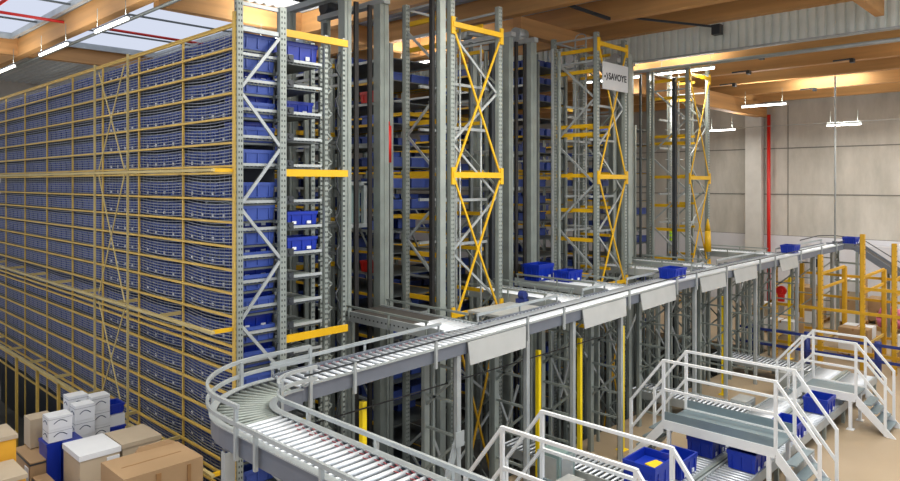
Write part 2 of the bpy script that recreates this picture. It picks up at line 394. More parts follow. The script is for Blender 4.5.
# ------------------------------------------------------------------ end shelves of the left rack
ES = [2.08,1.66,1.2,.76,.31,-.29,-.73,-1.17,-1.57,-1.99,-2.4,-2.85,-3.3]
for i, h in enumerate(ES):
    z = H+h; t = thing('transfer_shelf', 'grey roller shelf at the rack end, %s from the top' % ORD[i], 'shelf', (6.4,10.0,z-.06), 'roller shelves at the end of the left rack')
    mb = MB(); mb.box(5.6,7.12,9.97,10.0,z-.035,z+.01); part('side_rail', mb, 'steel_l', t)
    mb = MB(); mb.box(5.6,7.12,11.2,11.23,z-.06,z+.01); part('side_rail', mb, 'steel_l', t)
    mb = MB(); x = 5.66
    while x < 7.08: mb.tube((x,10.0,z-.03),(x,11.2,z-.03),.022,6); x += .075
    part('roller_bed', mb, 'steel', t, smooth=True)
    mb = MB(); mb.box(5.6,7.08,10.0,11.2,z-.075,z-.055); part('pan', mb, 'steel_d', t)
    mb = MB(); mb.box(6.36,6.5,9.9,9.97,z-.05,z+.07); mb.tube((6.43,9.88,z+.02),(6.43,9.97,z+.02),.04,8); part('stop_motor', mb, 'dark', t)
gt = 'blue totes on the roller shelves at the rack end'
st = make_tote('shelf_tote', 'x', 'tote', .62, .5, .24, 'blue', (0,0,-50), gt)
tall = make_tote('shelf_tote', 'tall blue tote on the topmost roller shelf right of the end upright', 'tote', .72, .55, .34, 'blue', (6.75,10.35,H+2.08), gt)
copy_tree(tall, (5.98,10.35,H+2.08), 'tall blue tote on the topmost roller shelf left of the end upright')
f1 = True
for i in (1,2,3,4,5,6,7,8,9,10,11):
    loc = (5.95, 10.4, H+ES[i])
    lab = 'blue tote behind the braces on the %s roller shelf from the top' % ORD[i]
    if f1: st.location = loc; st['label'] = lab; f1 = False
    else: copy_tree(st, loc, lab)
copy_tree(st, (6.78,10.3,H-.73), 'upper of two blue totes right of the end upright, mid height')
copy_tree(st, (6.78,10.3,H-1.17), 'lower of two blue totes right of the end upright, mid height')
copy_tree(st, (6.9,10.6,H+1.2), 'blue tote in shadow on the third roller shelf, right end')
# guide posts right of it
ge = thing('guide_tower', 'slim perforated guide frame right of the left rack end', 'frame', (7.3,10.0,PIT))
for x, y, w in ((7.2,9.98,.07),(7.56,9.95,.05),(7.42,10.7,.08),(7.75,10.9,.05)):
    mb = MB(); channel(mb, x, y, PIT, H+2.6, w, .07); u = part('upright', mb, 'steel', ge); part('punched_slots', slots(x, y, PIT, H+2.6, w, .07), 'slot', u, kind='stuff')
for h in (2.5, .17, -2.6):
    mb = MB(); mb.bar((6.34,9.9,H+h),(7.62,9.9,H+h),.05,.12); part('cross_beam', mb, 'yellow', ge, 'yellow cross beam')
z = PIT+.3
mb = MB(); s_ = 0
while z < H+2.3: mb.bar((7.24 if s_ else 7.5,10.2,z),(7.5 if s_ else 7.24,10.2,z+.22),.02,.03); mb.bar((7.24,10.25,z),(7.5,10.25,z),.02,.02); z += .22; s_ ^= 1
part('lacing', mb, 'steel', ge)
mb = MB(); z = PIT+.2; ph = 0; pts = []
while z < H+2.4: pts.append((7.62+.05*math.sin(z*9)+.02*math.sin(z*23), 10.15, z)); z += .08
mb.path(pts, .016, 5); single('cable_chain', mb, 'dark', 'dark dangling cable chain beside the guide frame', 'cable chain', (7.62,10.15,PIT+.2))

# ------------------------------------------------------------------ lifts
def lift(x, tilt, label, zt, carz):
    xl, xr, ya, yb = x-.97, x, 11.2, 13.2
    t = thing('tote_lift', label, 'lift', (x-.5, 11.2, PIT), 'tote lifts between the towers')
    for xx, yy, w in ((xl,ya,.17),(xr,ya,.24),(xl,yb,.16),(xr,yb,.12)):
        mb = MB(); mb.box(xx-w/2, xx+w/2, yy-.02, yy+.02, PIT, zt); mb.box(xx-w/2, xx-w/2+.03, yy+.02, yy+.2, PIT, zt); mb.box(xx+w/2-.03, xx+w/2, yy+.02, yy+.2, PIT, zt)
        mb.box(xx-.012, xx+.012, yy-.035, yy-.02, PIT, zt)
        part('mast', mb, 'steel', t)
    for xx in (xl+.2, xl+.56):
        mb = MB(); mb.box(xx-.05, xx+.05, ya-.05, ya+.0, PIT, zt-.1); part('drive_belt', mb, 'black', t, 'black drive belt')
    for xx in (xl, xr):
        mb = MB(); mb.box(xx-.09, xx+.09, ya-.1, yb+.3, zt, zt+.12); part('head_beam', mb, 'steel_l', t)
    mb = MB(); mb.tube((xl-.1, yb-.6, zt+.3),(xr+.1, yb-.6, zt+.3), .07, 10); part('drive_shaft', mb, 'steel_l', t, smooth=True)
    ym = ya+.55 if x > 12 else yb+.05
    mb = MB(); mb.tube((xr-.1, ym, zt+.3),(xr+.3, ym, zt+.3), .18, 12); mb.box(xr-.05,xr+.2,ym-.2,ym+.2,zt+.12,zt+.22)
    part('drive_motor', mb, 'dark' if x < 12 else 'steel_l', t, smooth=True)
    mb = MB(); mb.tube((xl-.2, yb-.4, zt+.3),(xl+.15, yb-.4, zt+.3), .16, 12); part('drive_motor', mb, 'dark' if x < 12 else 'steel_l', t, smooth=True)
    for z in (2.2, 4.6, 6.9, 8.3):
        mb = MB()
        for xx in (xl, xr): mb.bar((xx,ya,z),(xx,yb,z),.04,.06)
        mb.bar((xl,yb+.1,z),(xr,yb+.1,z),.04,.08); part('cross_tie', mb, 'steel_l', t)
    c = MB(); c.box(xl+.12, xr-.12, ya+.35, yb-.3, carz, carz+.08); c.box(xl+.12, xl+.2, ya+.4, ya+.5, carz, carz+.95); c.box(xr-.22, xr-.14, ya+.4, ya+.5, carz, carz+.95); c.box(xl+.12, xr-.14, ya+.4, ya+.5, carz+.9, carz+.98)
    ca = part('carriage', c, 'steel_l', t)
    c = MB(); c.box(xl+.2, xr-.22, ya+.55, ya+.58, carz+.1, carz+.9); c.box(xl+.35, xl+.38, ya+.5, ya+.55, carz+.1, carz+.9); part('carriage_panel', c, 'teal', ca, 'pale teal panel')
    return t
lift(9.6, 0, 'tall grey tote lift with dark belts between left rack and first tower', H+3.82, H-.95)
lift(14.87, 0, 'tall grey tote lift with a silver motor between first and second tower', H+3.78, H-.2)
lift(20.1, 0, 'tall grey tote lift between the second tower and the rightmost tower', H+3.78, H+.5)

# ------------------------------------------------------------------ towers
def tower(x0, x1, zt, name, nx):
    t = thing('rack_tower', name, 'tower', (x0, Y0, PIT), 'rack towers in a row')
    yb = 11.3; W = .12
    for xx, yy in ((x0,Y0),(x1,Y0),(x0,yb),(x1,yb)):
        top = H+zt
        mb = MB(); channel(mb, xx, yy, PIT, top, W, .12); u = part('upright', mb, 'steel', t)
        if nx < 3: part('punched_slots', slots(xx, yy, PIT, top, W, .12), 'slot', u, kind='stuff')
    # front
    for h, th in ((zt-(.65 if nx == 0 else .3),.11),(.17,.12),(-2.75,.1)):
        mb = MB(); mb.bar((x0-.03,Y0-.09,H+h),(x1+.03,Y0-.09,H+h),.05,th)
        mb.box(x0-.06,x0+.04,Y0-.1,Y0-.06,H+h-.2,H+h+.16); mb.box(x1-.04,x1+.06,Y0-.1,Y0-.06,H+h-.2,H+h+.16)
        part('front_beam', mb, 'yellow', t, 'yellow front beam with end plates')
    for a, b in ((zt-(.8 if nx == 0 else .45),.25),(.05,-2.9),(-2.95,-7.3)):
        part('cross_brace', xbrace((x0+.05,Y0-.07),(x1-.05,Y0-.07),H+a,H+b,.028), 'yellow' if a > -2.9 else 'orange', t, 'yellow crossed brace')
    h = zt-.8; k = 0
    while H+h-1.15 > PIT:
        a, b = (x0+.04, x1-.04) if k%2 == 0 else (x1-.04, x0+.04)
        mb = MB(); mb.bar((a,Y0+.02,H+h),(b,Y0+.02,H+h-1.15),.03,.05); part('lacing', mb, 'steel_l', t)
        a, b = (Y0+.04, yb-.04) if k%2 == 1 else (yb-.04, Y0+.04)
        mb = MB(); mb.bar((x0,a,H+h+.2),(x0,b,H+h-.95),.03,.055); part('lacing', mb, 'steel_l', t)
        mb = MB(); mb.bar((x1,a,H+h+.2),(x1,b,H+h-.95),.03,.045); part('lacing', mb, 'steel', t)
        h -= 1.15; k += 1
    for xx in (x0, x1):
        mb = MB(); mb.bar((xx,Y0,H+zt-.12),(xx,yb,H+zt-.12),.04,.05); mb.bar((xx,Y0,H+zt-.75),(xx,yb,H+zt-.75),.04,.05); part('top_tie', mb, 'steel_l', t)
    mb = MB(); mb.bar((x0,yb,H+zt-.1),(x1,yb,H+zt-.1),.04,.05); part('top_tie', mb, 'steel_l', t)
    # side beams (yellow) between front and rear uprights
    for h in (zt-.42, zt-1.0, 1.55, 1.32, .2, -.75, -1.55, -2.5, -3.9):
        if nx == 0 and h in (1.55,): continue
        mb = MB(); mb.bar((x0+.08,Y0+.1,H+h),(x0+.08,yb,H+h),.05,.10)
        part('side_beam', mb, 'yellow', t)
        mb = MB(); mb.bar((x1-.08,Y0+.4,H+h+.05),(x1-.08,yb,H+h+.05),.05,.08); part('side_beam', mb, 'yellow', t)
    # small level trays inside
    for k in range(5):
        z = H-2.9+k*1.25+.3*(k%2)
        for ya_ in (Y0+.25, yb-.35): mb = MB(); mb.box(x0+.1,x1-.1,ya_,ya_+.06,z,z+.06); part('tray_rail', mb, 'steel_l', t)
    return t
TW = [(10.33,11.88,3.95,'rack tower with yellow crossed braces nearest the camera'),
      (15.95,17.4,4.03,'middle rack tower carrying the white lettered sign'),
      (21.46,22.95,3.83,'rightmost rack tower, in front of the concrete wall')]
for i, a in enumerate(TW): tower(*a, i)
# extra posts beside the towers
def post(x, y, w, d, z0, z1, m, label, name='guide_post', grp='slim guide posts beside the towers'):
    mb = MB(); channel(mb, x, y, z0, z1, w, d); o = single(name, mb, m, label, 'post', (x,y,z0), grp); return o
post(10.02,9.9,.16,.12,PIT,H+3.9,'steel','grey guide post left of the nearest tower front')
post(9.86,10.0,.07,.1,PIT,H+3.9,'black','black belt strip left of the nearest tower front','belt_strip')
post(13.4,11.4,.14,.1,PIT,H+3.6,'dark','dark guide post inside the second lift','guide_post')
post(17.8,10.05,.2,.2,PIT,H+3.7,'steel','grey guide post right of the signed tower')
post(18.1,10.4,.16,.2,PIT,H+3.5,'steel','second grey guide post right of the signed tower')
post(19.3,12.0,.16,.2,PIT,H+3.5,'dark','dark guide post inside the third lift')
post(21.1,10.2,.14,.1,PIT,H+3.4,'dark','dark guide post left of the rightmost tower')
post(15.5,11.6,.12,.1,PIT,H+3.6,'steel_d','grey guide post left of the signed tower')
for i, (x, y, w, zz, m) in enumerate(((8.95,12.4,.06,3.5,'steel_d'),(9.2,13.5,.1,3.4,'steel'),(9.95,11.5,.05,3.4,'steel_l'),(12.3,10.3,.08,3.4,'steel'),(12.7,11.5,.1,3.5,'steel_d'),(13.15,11.9,.06,3.4,'steel_l'),(13.7,11.7,.07,3.5,'black'),(14.2,12.3,.08,3.6,'steel'),(15.2,10.6,.07,3.5,'steel'),(15.6,11.1,.05,3.7,'steel_l'),(18.6,10.8,.06,3.6,'steel_d'),(19.0,11.2,.12,3.6,'steel'),(20.6,10.7,.07,3.6,'steel'),(20.9,11.3,.06,3.6,'steel_d'),(23.3,10.6,.06,3.0,'steel'))):
    mb = MB(); channel(mb, x, y, PIT, H+zz, w, .07); single('lift_guide', mb, m, 'thin vertical guide rail between lifts and towers, %s from the left' % ORD[i], 'guide rail', (x,y,PIT), 'thin guide rails in the tower gaps')
for i, (xa, xb, y, hs) in enumerate(((8.3,10.3,13.9,(2.9,1.2,.17,-.9,-2.0)),(12.1,15.9,13.9,(2.8,1.9,.9,.17,-.9,-1.7)),(17.6,21.4,13.9,(2.6,1.6,.17,-1.0)))):
    t = thing('gap_beam_frame', ('yellow cross beams deep in the gap behind the first lift','yellow cross beams deep in the gap behind the second lift','yellow cross beams deep in the gap behind the third lift')[i], 'frame', (xa,y,PIT), 'cross beams in the gaps')
    for x in (xa, xb): mb = MB(); mb.box(x-.04,x+.04,y+.02,y+.1,PIT,H+3.1); part('post', mb, 'steel', t)
    for h in hs: mb = MB(); mb.box(xa,xb,y-.02,y+.02,H+h-.06,H+h+.05); part('cross_beam', mb, 'yellow', t)
# ladders
def ladder(x, ya, yb, z0, z1, label):
    t = thing('cage_ladder', label, 'ladder', (x, ya, z0), 'ladders inside the towers')
    for y in (ya, yb): 
        mb = MB(); mb.bar((x,y,z0),(x,y,z1),.03,.04); part('stile', mb, 'steel_l', t)
    mb = MB(); mb.path([(x,ya+(yb-ya)*(.5-.5*math.cos(a)), z1+.12*math.sin(a)) for a in [math.pi*k/8 for k in range(9)]], .016, 6); part('hoop', mb, 'steel_l', t)
    z = z0+.2
    while z < z1: mb = MB(); mb.tube((x,ya,z),(x,yb,z),.011,5); part('rung', mb, 'steel_l', t); z += .25
    for z in [z0+1.2+1.0*k for k in range(int((z1-z0-1.2)/1.0))]:
        mb = MB(); c = (ya+yb)/2; mb.path([(x+.05+.42*math.sin(a), c+.32*math.cos(a), z) for a in [math.pi*k/8 for k in range(9)]], .01, 5); part('cage_ring', mb, 'steel_l', t)
ladder(10.6, 10.45, 10.75, H-2.4, H+3.2, 'pale caged ladder inside the nearest tower')
ladder(16.2, 10.4, 10.75, H-2.4, H+4.0, 'pale caged ladder inside the signed tower')
ladder(21.8, 10.4, 10.75, H-2.4, H+3.6, 'pale caged ladder inside the rightmost tower')
for i, (x, y, zz) in enumerate(((10.75,10.05,3.3),(11.2,10.6,3.2),(11.6,10.2,3.1),(16.35,10.1,3.9),(16.6,10.9,3.8),(21.8,10.0,3.9),(22.3,10.9,4.0))):
    mb = MB(); mb.tube((x,y,PIT),(x,y,H+zz),.022,6)
    single('cable_pipe', mb, 'steel_l', 'thin pale vertical pipe, %s from the left among the tower pipes' % ORD[i], 'pipe', (x,y,PIT), 'thin pipes inside the towers', smooth=True)
# lettered sign on middle tower
sg = thing('company_sign', 'white sign with dark capital letters on the middle tower front', 'sign', (15.95,Y0-.14,H+2.55))
mb = MB(); mb.box(16.03,17.34,Y0-.16,Y0-.13,H+2.52,H+3.25); part('board', mb, 'sign', sg)
def text(s, size, x, y, z, m, parent, name='lettering'):
    cu = bpy.data.curves.new('t', 'FONT'); cu.body = s; cu.size = size; cu.extrude = .004; cu.space_character = 1.05; cu.offset = .006
    tmp = bpy.data.objects.new('t', cu); COL.objects.link(tmp); bpy.context.view_layer.update()
    me = bpy.data.meshes.new_from_object(tmp.evaluated_get(bpy.context.evaluated_depsgraph_get())); bpy.data.objects.remove(tmp)
    me.transform(Matrix.Rotation(math.pi/2, 4, 'X')); r = root_of(parent).location; me.transform(Matrix.Translation((x-r.x, y-r.y, z-r.z)))
    me.materials.clear(); me.materials.append(M[m]); o = bpy.data.objects.new(name, me); COL.objects.link(o); o.parent = parent; return o
text('SAVOYE', .25, 16.3, Y0-.165, H+2.8, 'ink', sg)
mb = MB(); mb.tube((16.12,Y0-.17,H+2.86),(16.12,Y0-.155,H+2.86),.035,8); mb.bar((16.2,Y0-.165,H+2.96),(16.25,Y0-.165,H+2.86),.012,.03); mb.bar((16.25,Y0-.165,H+2.86),(16.2,Y0-.165,H+2.76),.012,.03); part('emblem', mb, 'ink', sg)

# ------------------------------------------------------------------ loaded racks behind the towers
def row(x0, x1, ya, yb, zt, label, tl, ntl):
    t = thing('storage_rack', label, 'rack', (x0, ya, PIT), 'loaded racks behind the towers')
    y = ya
    while y <= yb+.01:
        for xx in (x0, x1):
            mb = MB(); channel(mb, xx, y, PIT, H+zt, .1, .08); part('upright', mb, 'steel', t)
        y += 1.92
    z = PIT+.3; k = 0; tb = MB()
    while z < H+zt-.1:
        mb = MB(); mb.box(x0-.04,x0,ya,yb,z-.06,z); mb.box(x1,x1+.04,ya,yb,z-.06,z); part('shelf_beam', mb, 'yellow' if k%2 else 'steel_l', t)
        mb = MB(); mb.box(x0,x1,ya,yb,z-.03,z-.005); part('shelf_deck', mb, 'steel_d', t)
        y = ya+.2
        while y < yb-.3:
            if random.random() < .34 and not (x0 < 11 and y < 13.6 and (abs(z-7.95) < .1 or abs(z-3.95) < .1)):
                for a, b in ((x0+.03,x0+.65),(x1-.65,x1-.03)):
                    hh = .22; tb.box(a+.02,b-.02,y+.03,y+.42,z,z+hh*.8); tb.box(a,b,y+.01,y+.44,z+hh*.8,z+hh)
            y += .48
        z += .5; k += 1
    mb = MB()
    for xx in (x0-.03, x1+.03):
        yy = ya
        while yy < yb-1.9:
            for zz in (1.0, 4.5): mb = MB(); mb.bar((xx,yy,zz-1),(xx,yy+1.92,zz+1.6),.02,.05); part('side_brace', mb, 'steel_l', t)
            yy += 3.84
    single('storage_totes', tb, 'blue_d', tl, 'storage totes', (x0+.1,ya+.2,PIT+.3), None, 'stuff')
row(10.4,11.9,11.9,27,3.2,'loaded storage rack behind the nearest tower','uncounted blue totes in the rack behind the nearest tower',0)
row(16.0,17.4,11.9,27,3.5,'loaded storage rack behind the middle tower','uncounted blue totes in the rack behind the middle tower',0)
row(21.6,22.9,11.9,19.5,2.0,'loaded storage rack behind the rightmost tower','uncounted blue totes in the rack behind the rightmost tower',0)
# red crates glimpsed in the first gap
for i, (x, y, z, l) in enumerate(((10.7,12.6,7.955,'red crate high in the gap beside the first lift'),(10.7,12.6,3.955,'red crate low in the gap beside the first lift'))):
    make_tote('red_crate', l, 'crate', .5, .6, .26, 'red', (x-.15,y,z), 'red crates in the first lift gap', lab=False)
mb = MB(); mb.tube((9.9,11.4,H+.45),(9.9,11.4,H+1.25),.07,10); mb.tube((9.9,11.4,H+1.25),(9.9,11.4,H+1.35),.03,8); single('fire_extinguisher', mb, 'red', 'long red cylinder hanging left of the nearest tower', 'cylinder', (9.9,11.4,H+.45), smooth=True)

# ------------------------------------------------------------------ raised roller conveyor
def zc(x): return H-2.73+(min(max(x,4.4),16)-4.4)*.0222
ZB = H-2.75
def rollers(parent, specs, cap=100, r=.034, m='roller', lab=None):
    # specs: list of (p, q) end points, unit mesh shared by equal length rollers is transformed per part
    rest = MB()
    for i, (p, q) in enumerate(specs):
        if i < cap:
            mb = MB(); mb.tube(p, q, r, 8); part('roller', mb, m, parent, smooth=True)
        else: rest.tube(p, q, r, 6)
    if len(specs) > cap: part('rollers', rest, m, parent, smooth=True, kind='stuff')
XI, XO = 4.47, 3.77          # inner / outer side of the section towards the camera
YN, YF = 7.68, 8.4           # near / far side of the long section
cx, cyy, ri, ro = 5.07, 7.08, .6, 1.3
cv = thing('curved_roller_conveyor', 'raised curved roller conveyor bending down towards the camera', 'conveyor', (4.2,7.5,0))
def arc(r, n=14, a0=90, a1=180): return [(cx+r*math.cos(math.radians(a0+(a1-a0)*k/n)), cyy+r*math.sin(math.radians(a0+(a1-a0)*k/n))) for k in range(n+1)]
def rails(r, ext):            # plan path of one side
    xs = cx-r
    return [(cx+.1, cyy+r)]+arc(r)+[(xs, y) for y in (6.5, 5.5, 4.5, 3.4, 2.6)]
for r, w in ((ri, .04), (ro, .04)):
    mb = MB(); mb.ribbon([(x, y, ZB-.2) for x, y in rails(r, 0)], .035, .23); part('side_rail', mb, 'side', cv)
    mb = MB(); mb.ribbon([(x, y, ZB+.03) for x, y in rails(r, 0)], .09, .015); part('rail_flange', mb, 'steel_l', cv)
sp = []
for k in range(17):
    a = math.radians(90+90*k/16-1); c, s_ = math.cos(a), math.sin(a); sp.append(((cx+c*ri, cyy+s_*ri, ZB), (cx+c*ro, cyy+s_*ro, ZB)))
y = 7.0
while y > 2.7: sp.append(((XO+.02,y,ZB),(XI-.02,y,ZB))); y -= .115
rollers(cv, sp[:17], 100, .021, 'steel'); rollers(cv, sp[17:], 100, .031)
mb = MB(); y = 6.6; k = 0
while y > 2.8:
    x = XI-.12-(.05 if k%2 else 0); mb.bar((x,y,ZB+.031),(x+.01,y-.06,ZB+.031),.01,.008); mb.bar((x+.07,y,ZB+.031),(x+.06,y-.06,ZB+.031),.01,.008); y -= .115; k += 1
part('drive_rings', mb, 'ring', cv, 'thin red drive rings', kind='stuff')
mb = MB(); y = 7.0; mb.box(XO+.02,XI-.02,2.6,7.0,ZB-.18,ZB-.16); part('under_pan', mb, 'dark', cv)
# guard rails of the curve
def guard(parent, pts, hs, posts, name='guard_rail', m='steel_l', zb=ZB):
    for h in hs:
        mb = MB(); mb.ribbon([(x, y, zb+h-.02) for x, y in pts], .035, .045); part(name, mb, m, parent)
    for (x, y) in posts:
        mb = MB(); mb.box(x-.02,x+.02,y-.02,y+.02,zb-.22,zb+max(hs)); part('rail_post', mb, m, parent)
outer = [(cx+.75, cyy+ro+.06), (cx+.3, cyy+ro+.06)]+arc(ro+.06)+[(XO-.06, y) for y in (6.2,5.2,4.2,3.2,2.7)]
guard(cv, outer, (.17,), [(XO-.06,6.35),(XO-.06,5.2),(XO-.06,3.9),(cx-.95,cyy+.98)])
guard(cv, [(cx+.75, cyy+ro+.06), (cx+.3, cyy+ro+.06)]+arc(ro+.06)+[(XO-.06, 6.7)], (.36,), [(cx+.75,cyy+ro+.06),(cx-.4,cyy+ro-.03),(XO-.06,6.75)])
inner = [(cx+.3, cyy+ri-.05)]+arc(ri-.06)+[(XI+.06, y) for y in (6.5,5.5,4.5,3.2,2.7)]
guard(cv, inner, (.15,), [(XI+.06,6.6),(XI+.06,5.4),(XI+.06,4.3)])
guard(cv, [(cx+.3, cyy+ri-.05)]+arc(ri-.06, 8, 90, 165), (.3,), [(cx+.2,cyy+ri-.05),(cx-.4,cyy+ri-.3)])
for (x, y) in ((XO-.02,7.0),(XI+.02,6.9),(XO-.02,3.4),(XI+.02,3.4)):
    mb = MB(); channel(mb, x, y, 0, ZB-.2, .12, .1); part('leg', mb, 'steel_l', cv)
for z in (ZB-.9,1.2):
    mb = MB(); mb.bar((XO,7.0,z),(XI,6.9,z),.05,.07); part('leg_tie', mb, 'steel_l', cv)

lc = thing('long_roller_conveyor', 'long raised roller conveyor running past the towers to the far wall', 'conveyor', (5,8,0))
XE = 30.5
px = [cx+.1, 8, 12, 16, 20, 25, XE]
mb = MB(); mb.ribbon([(x, YN, zc(x)-.17) for x in px], .04, .2); part('side_rail', mb, 'side', lc)
mb = MB(); mb.ribbon([(x, YN, zc(x)+.03) for x in px], .09, .012); part('rail_flange', mb, 'steel_l', lc)
# far side rail is interrupted where the spurs join
SPX = [(8.55,9.5),(12.1,13.0),(14.0,14.95),(17.7,18.5),(19.3,20.2),(24.2,25.2)]
cuts = [cx+.1]+[v for s_ in SPX for v in s_]+[XE]
for a, b in zip(cuts[::2], cuts[1::2]):
    mb = MB(); mb.ribbon([(a, YF, zc(a)-.17), (b, YF, zc(b)-.17)], .04, .22); part('side_rail', mb, 'side', lc)
    mb = MB(); mb.ribbon([(a, YF+.05, zc(a)+.15), (b, YF+.05, zc(b)+.15)], .035, .05); part('guard_rail', mb, 'steel_l', lc)
    for x in (a+.04, (a+b)/2, b-.04): 
        mb = MB(); mb.box(x-.015,x+.015,YF+.05,YF+.08,zc(x)-.1,zc(x)+.17); part('rail_post', mb, 'steel_l', lc)
sp = []; x = cx+.15
while x < XE: sp.append(((x,YN+.02,zc(x)),(x,YF-.02,zc(x)))); x += .14 if x < 9 else .115
rollers(lc, sp, 100, .03)
mb = MB(); x = 5.2
while x < 8.5: mb.bar((x,YF-.1,zc(x)+.031),(x+.05,YF-.1,zc(x)+.031),.01,.008); x += .14
part('drive_rings', mb, 'ring', lc, 'thin red drive rings', kind='stuff')
mb = MB(); mb.ribbon([(x, (YN+YF)/2, zc(x)-.15) for x in px], YF-YN-.05, .02); part('under_pan', mb, 'dark', lc)
mb = MB(); mb.ribbon([(x, YN-.06, zc(x)+.17) for x in px], .02, .022); part('guard_rail', mb, 'dark', lc, 'dark near guard rail')
for x in (6.0,7.6,9.95,11.1,13.6,15.9,17.0,18.9,21.4,22.7,25.2,27.5,29.4):
    mb = MB(); mb.box(x-.02,x+.02,YN-.08,YN-.04,zc(x)-.25,zc(x)+.19); part('rail_post', mb, 'steel_l', lc)
for i, (a, b) in enumerate(((8.35,9.9),(11.75,13.45),(14.1,15.8),(17.2,18.8),(19.4,21.1),(23.1,24.8))):
    za, zb = zc(a), zc(b); mb = MB()
    mb.hexa([(a,YN-.1,za+.01),(b,YN-.1,zb+.01),(b,YN-.08,zb+.01),(a,YN-.08,za+.01)][::1]+[(a,YN-.1,za+.011),(b,YN-.1,zb+.011),(b,YN-.08,zb+.011),(a,YN-.08,za+.011)]) if False else None
    d = .12
    mb.hexa([(a-.02,YN-.13,za-.34),(b-.1,YN-.13,zb-.34),(b-.1,YN-.11,zb-.34),(a-.02,YN-.11,za-.34),(a,YN-.06,za+.02),(b,YN-.06,zb+.02),(b,YN-.04,zb+.02),(a,YN-.04,za+.02)])
    part('skirt_panel', mb, 'plate', lc, 'pale sheet panel hanging on the near side')
for x in (8.2,10.05,11.55,13.4,15.6,17.1,19.1,21.3,22.9,25.1,27.0,29.3):
    zt = zc(x)-.17
    for y, w in ((YN+.05,.09),(YF+.08,.12)):
        mb = MB(); channel(mb, x, y, 0 if y < 8.95 else PIT, zt, w, .09); part('leg', mb, 'steel' if y > 8 else 'steel_l', lc)
    z = zt-.25; k = 0
    while z > .4:
        mb = MB(); mb.bar((x,YN+.05,z),(x,YF+.08,z),.03,.045)
        if k%2 == 0 and z > 1.2: mb.bar((x,YN+.05,z-.1),(x,YF+.08,z-.75),.03,.045)
        part('leg_tie', mb, 'steel', lc); z -= .55; k += 1
for x in (8.2,):
    mb = MB(); mb.bar((x+.02,YN+.05,1.9),(x-.75,YN+.05,0.02),.05,.1); mb.box(x-.1,x+.1,YN-.02,YN,1.75,2.0); part('stay', mb, 'steel_l', lc)
for i, x in enumerate((14.3,16.3,17.9,18.5,20.3,20.9,22.1,23.6,24.1,25.9)):
    t = thing('support_column', 'grey laced support column below the raised conveyor, %s from the left' % ORD[i], 'column', (x,9.3,PIT), 'laced columns below the conveyor')
    for y in (9.15, 9.75):
        mb = MB(); channel(mb, x, y, PIT, zc(x)-.3, .13, .09); part('upright', mb, 'steel', t)
    z = PIT+.3; k = 0
    while z < zc(x)-1:
        mb = MB(); mb.bar((x,9.15 if k%2 else 9.75,z),(x,9.75 if k%2 else 9.15,z+.55),.03,.045); part('lacing', mb, 'steel', t); z += .55; k += 1
    mb = MB(); mb.bar((x-.2,9.1,2.0),(x+.9,9.1,3.2 if i%2 else .8),.03,.05); part('stay', mb, 'steel_l', t)
for i, (x, z, dx, dz) in enumerate(((8.9,1.4,.5,-1.1),(10.5,2.3,.6,-1.2),(11.0,.9,.45,.9),(12.6,2.2,.7,-1.1),(13.0,1.2,.4,.9),(14.9,2.6,.8,-1.3),(16.6,1.1,.7,-1.09),(18.2,2.4,.8,-1.2),(19.8,1.5,.8,-1.0),(21.6,1.2,.8,-1.2))):
    mb = MB(); mb.bar((x,9.02,z),(x+dx,9.02,z+dz),.03,.05); single('tie_rod', mb, 'steel_l', 'thin pale diagonal tie rod below the raised conveyor, %s from the left' % ORD[i], 'tie rod', (x,9.02,min(z,z+dz)), 'tie rods below the conveyor')
# cable line and yellow guard posts beneath
for i, x in enumerate((5.4,6.45,10.78,12.22,13.95,19.6,25.2)):
    top = 2.82
    t = thing('guard_post', 'slim yellow guard post below the raised conveyor, %s from the left' % ORD[i], 'post', (x,8.0,0), 'yellow guard posts below the conveyor')
    mb = MB(); mb.box(x-.04,x+.04,7.96,8.04,.02,top); part('post_body', mb, 'yellow_b', t)
    mb = MB(); mb.box(x-.11,x+.11,7.9,8.11,0,.02); part('base_plate', mb, 'yellow_b', t)
pipe('guard_cable', [(4.3,7.93,2.74),(13.0,7.93,2.74)], .012, 'black', 'thin black cable strung along the yellow guard posts', 'cable')

# ------------------------------------------------------------------ spur conveyors to lifts
def spur(x0, x1, ya, yb, label, belt_from=None, z=None, side=True):
    z = z if z is not None else zc((x0+x1)/2)
    t = thing('spur_conveyor', label, 'conveyor', ((x0+x1)/2, ya, z-.2), 'short conveyors joining lifts to the long one')
    for x in (x0+.02, x1-.02):
        mb = MB(); mb.box(x-.018,x+.018,ya,yb,z-.15,z+.05); part('side_rail', mb, 'steel_l', t)
    sp = []; y = ya+.06; ye = belt_from if belt_from else yb
    while y < ye: sp.append(((x0+.04,y,z),(x1-.04,y,z))); y += .1
    rollers(t, sp, 100, .026)
    if belt_from:
        mb = MB(); mb.box(x0+.05,x1-.05,belt_from,yb,z-.02,z+.02); part('belt', mb, 'belt', t, 'dark flat belt')
        mb = MB(); yy = belt_from
        while yy < yb: mb.box(x0-.002,x0+.002,yy,yy+.04,z-.06,z-.03); yy += .12
        part('bolt_holes', mb, 'slot', t, kind='stuff')
    mb = MB(); mb.box(x0+.04,x1-.04,ya,yb,z-.14,z-.12); part('under_pan', mb, 'steel_d', t)
    for y in (ya+.25, yb-.2):
        for x in (x0+.02, x1-.02):
            mb = MB(); mb.bar((x,y,PIT if y > 8.95 else 0),(x,y,z-.15),.06,.06); part('leg', mb, 'steel', t)
    if side:
        for x in (x0-.05, x1+.05):
            mb = MB(); mb.bar((x,ya+.3,z+.16),(x,yb-.1,z+.16),.03,.04); part('guard_rail', mb, 'steel', t)
            mb = MB()
            for y in (ya+.35, (ya+yb)/2, yb-.15): mb.box(x-.015,x+.015,y-.015,y+.015,z-.1,z+.15)
            part('rail_post', mb, 'steel', t)
    return t
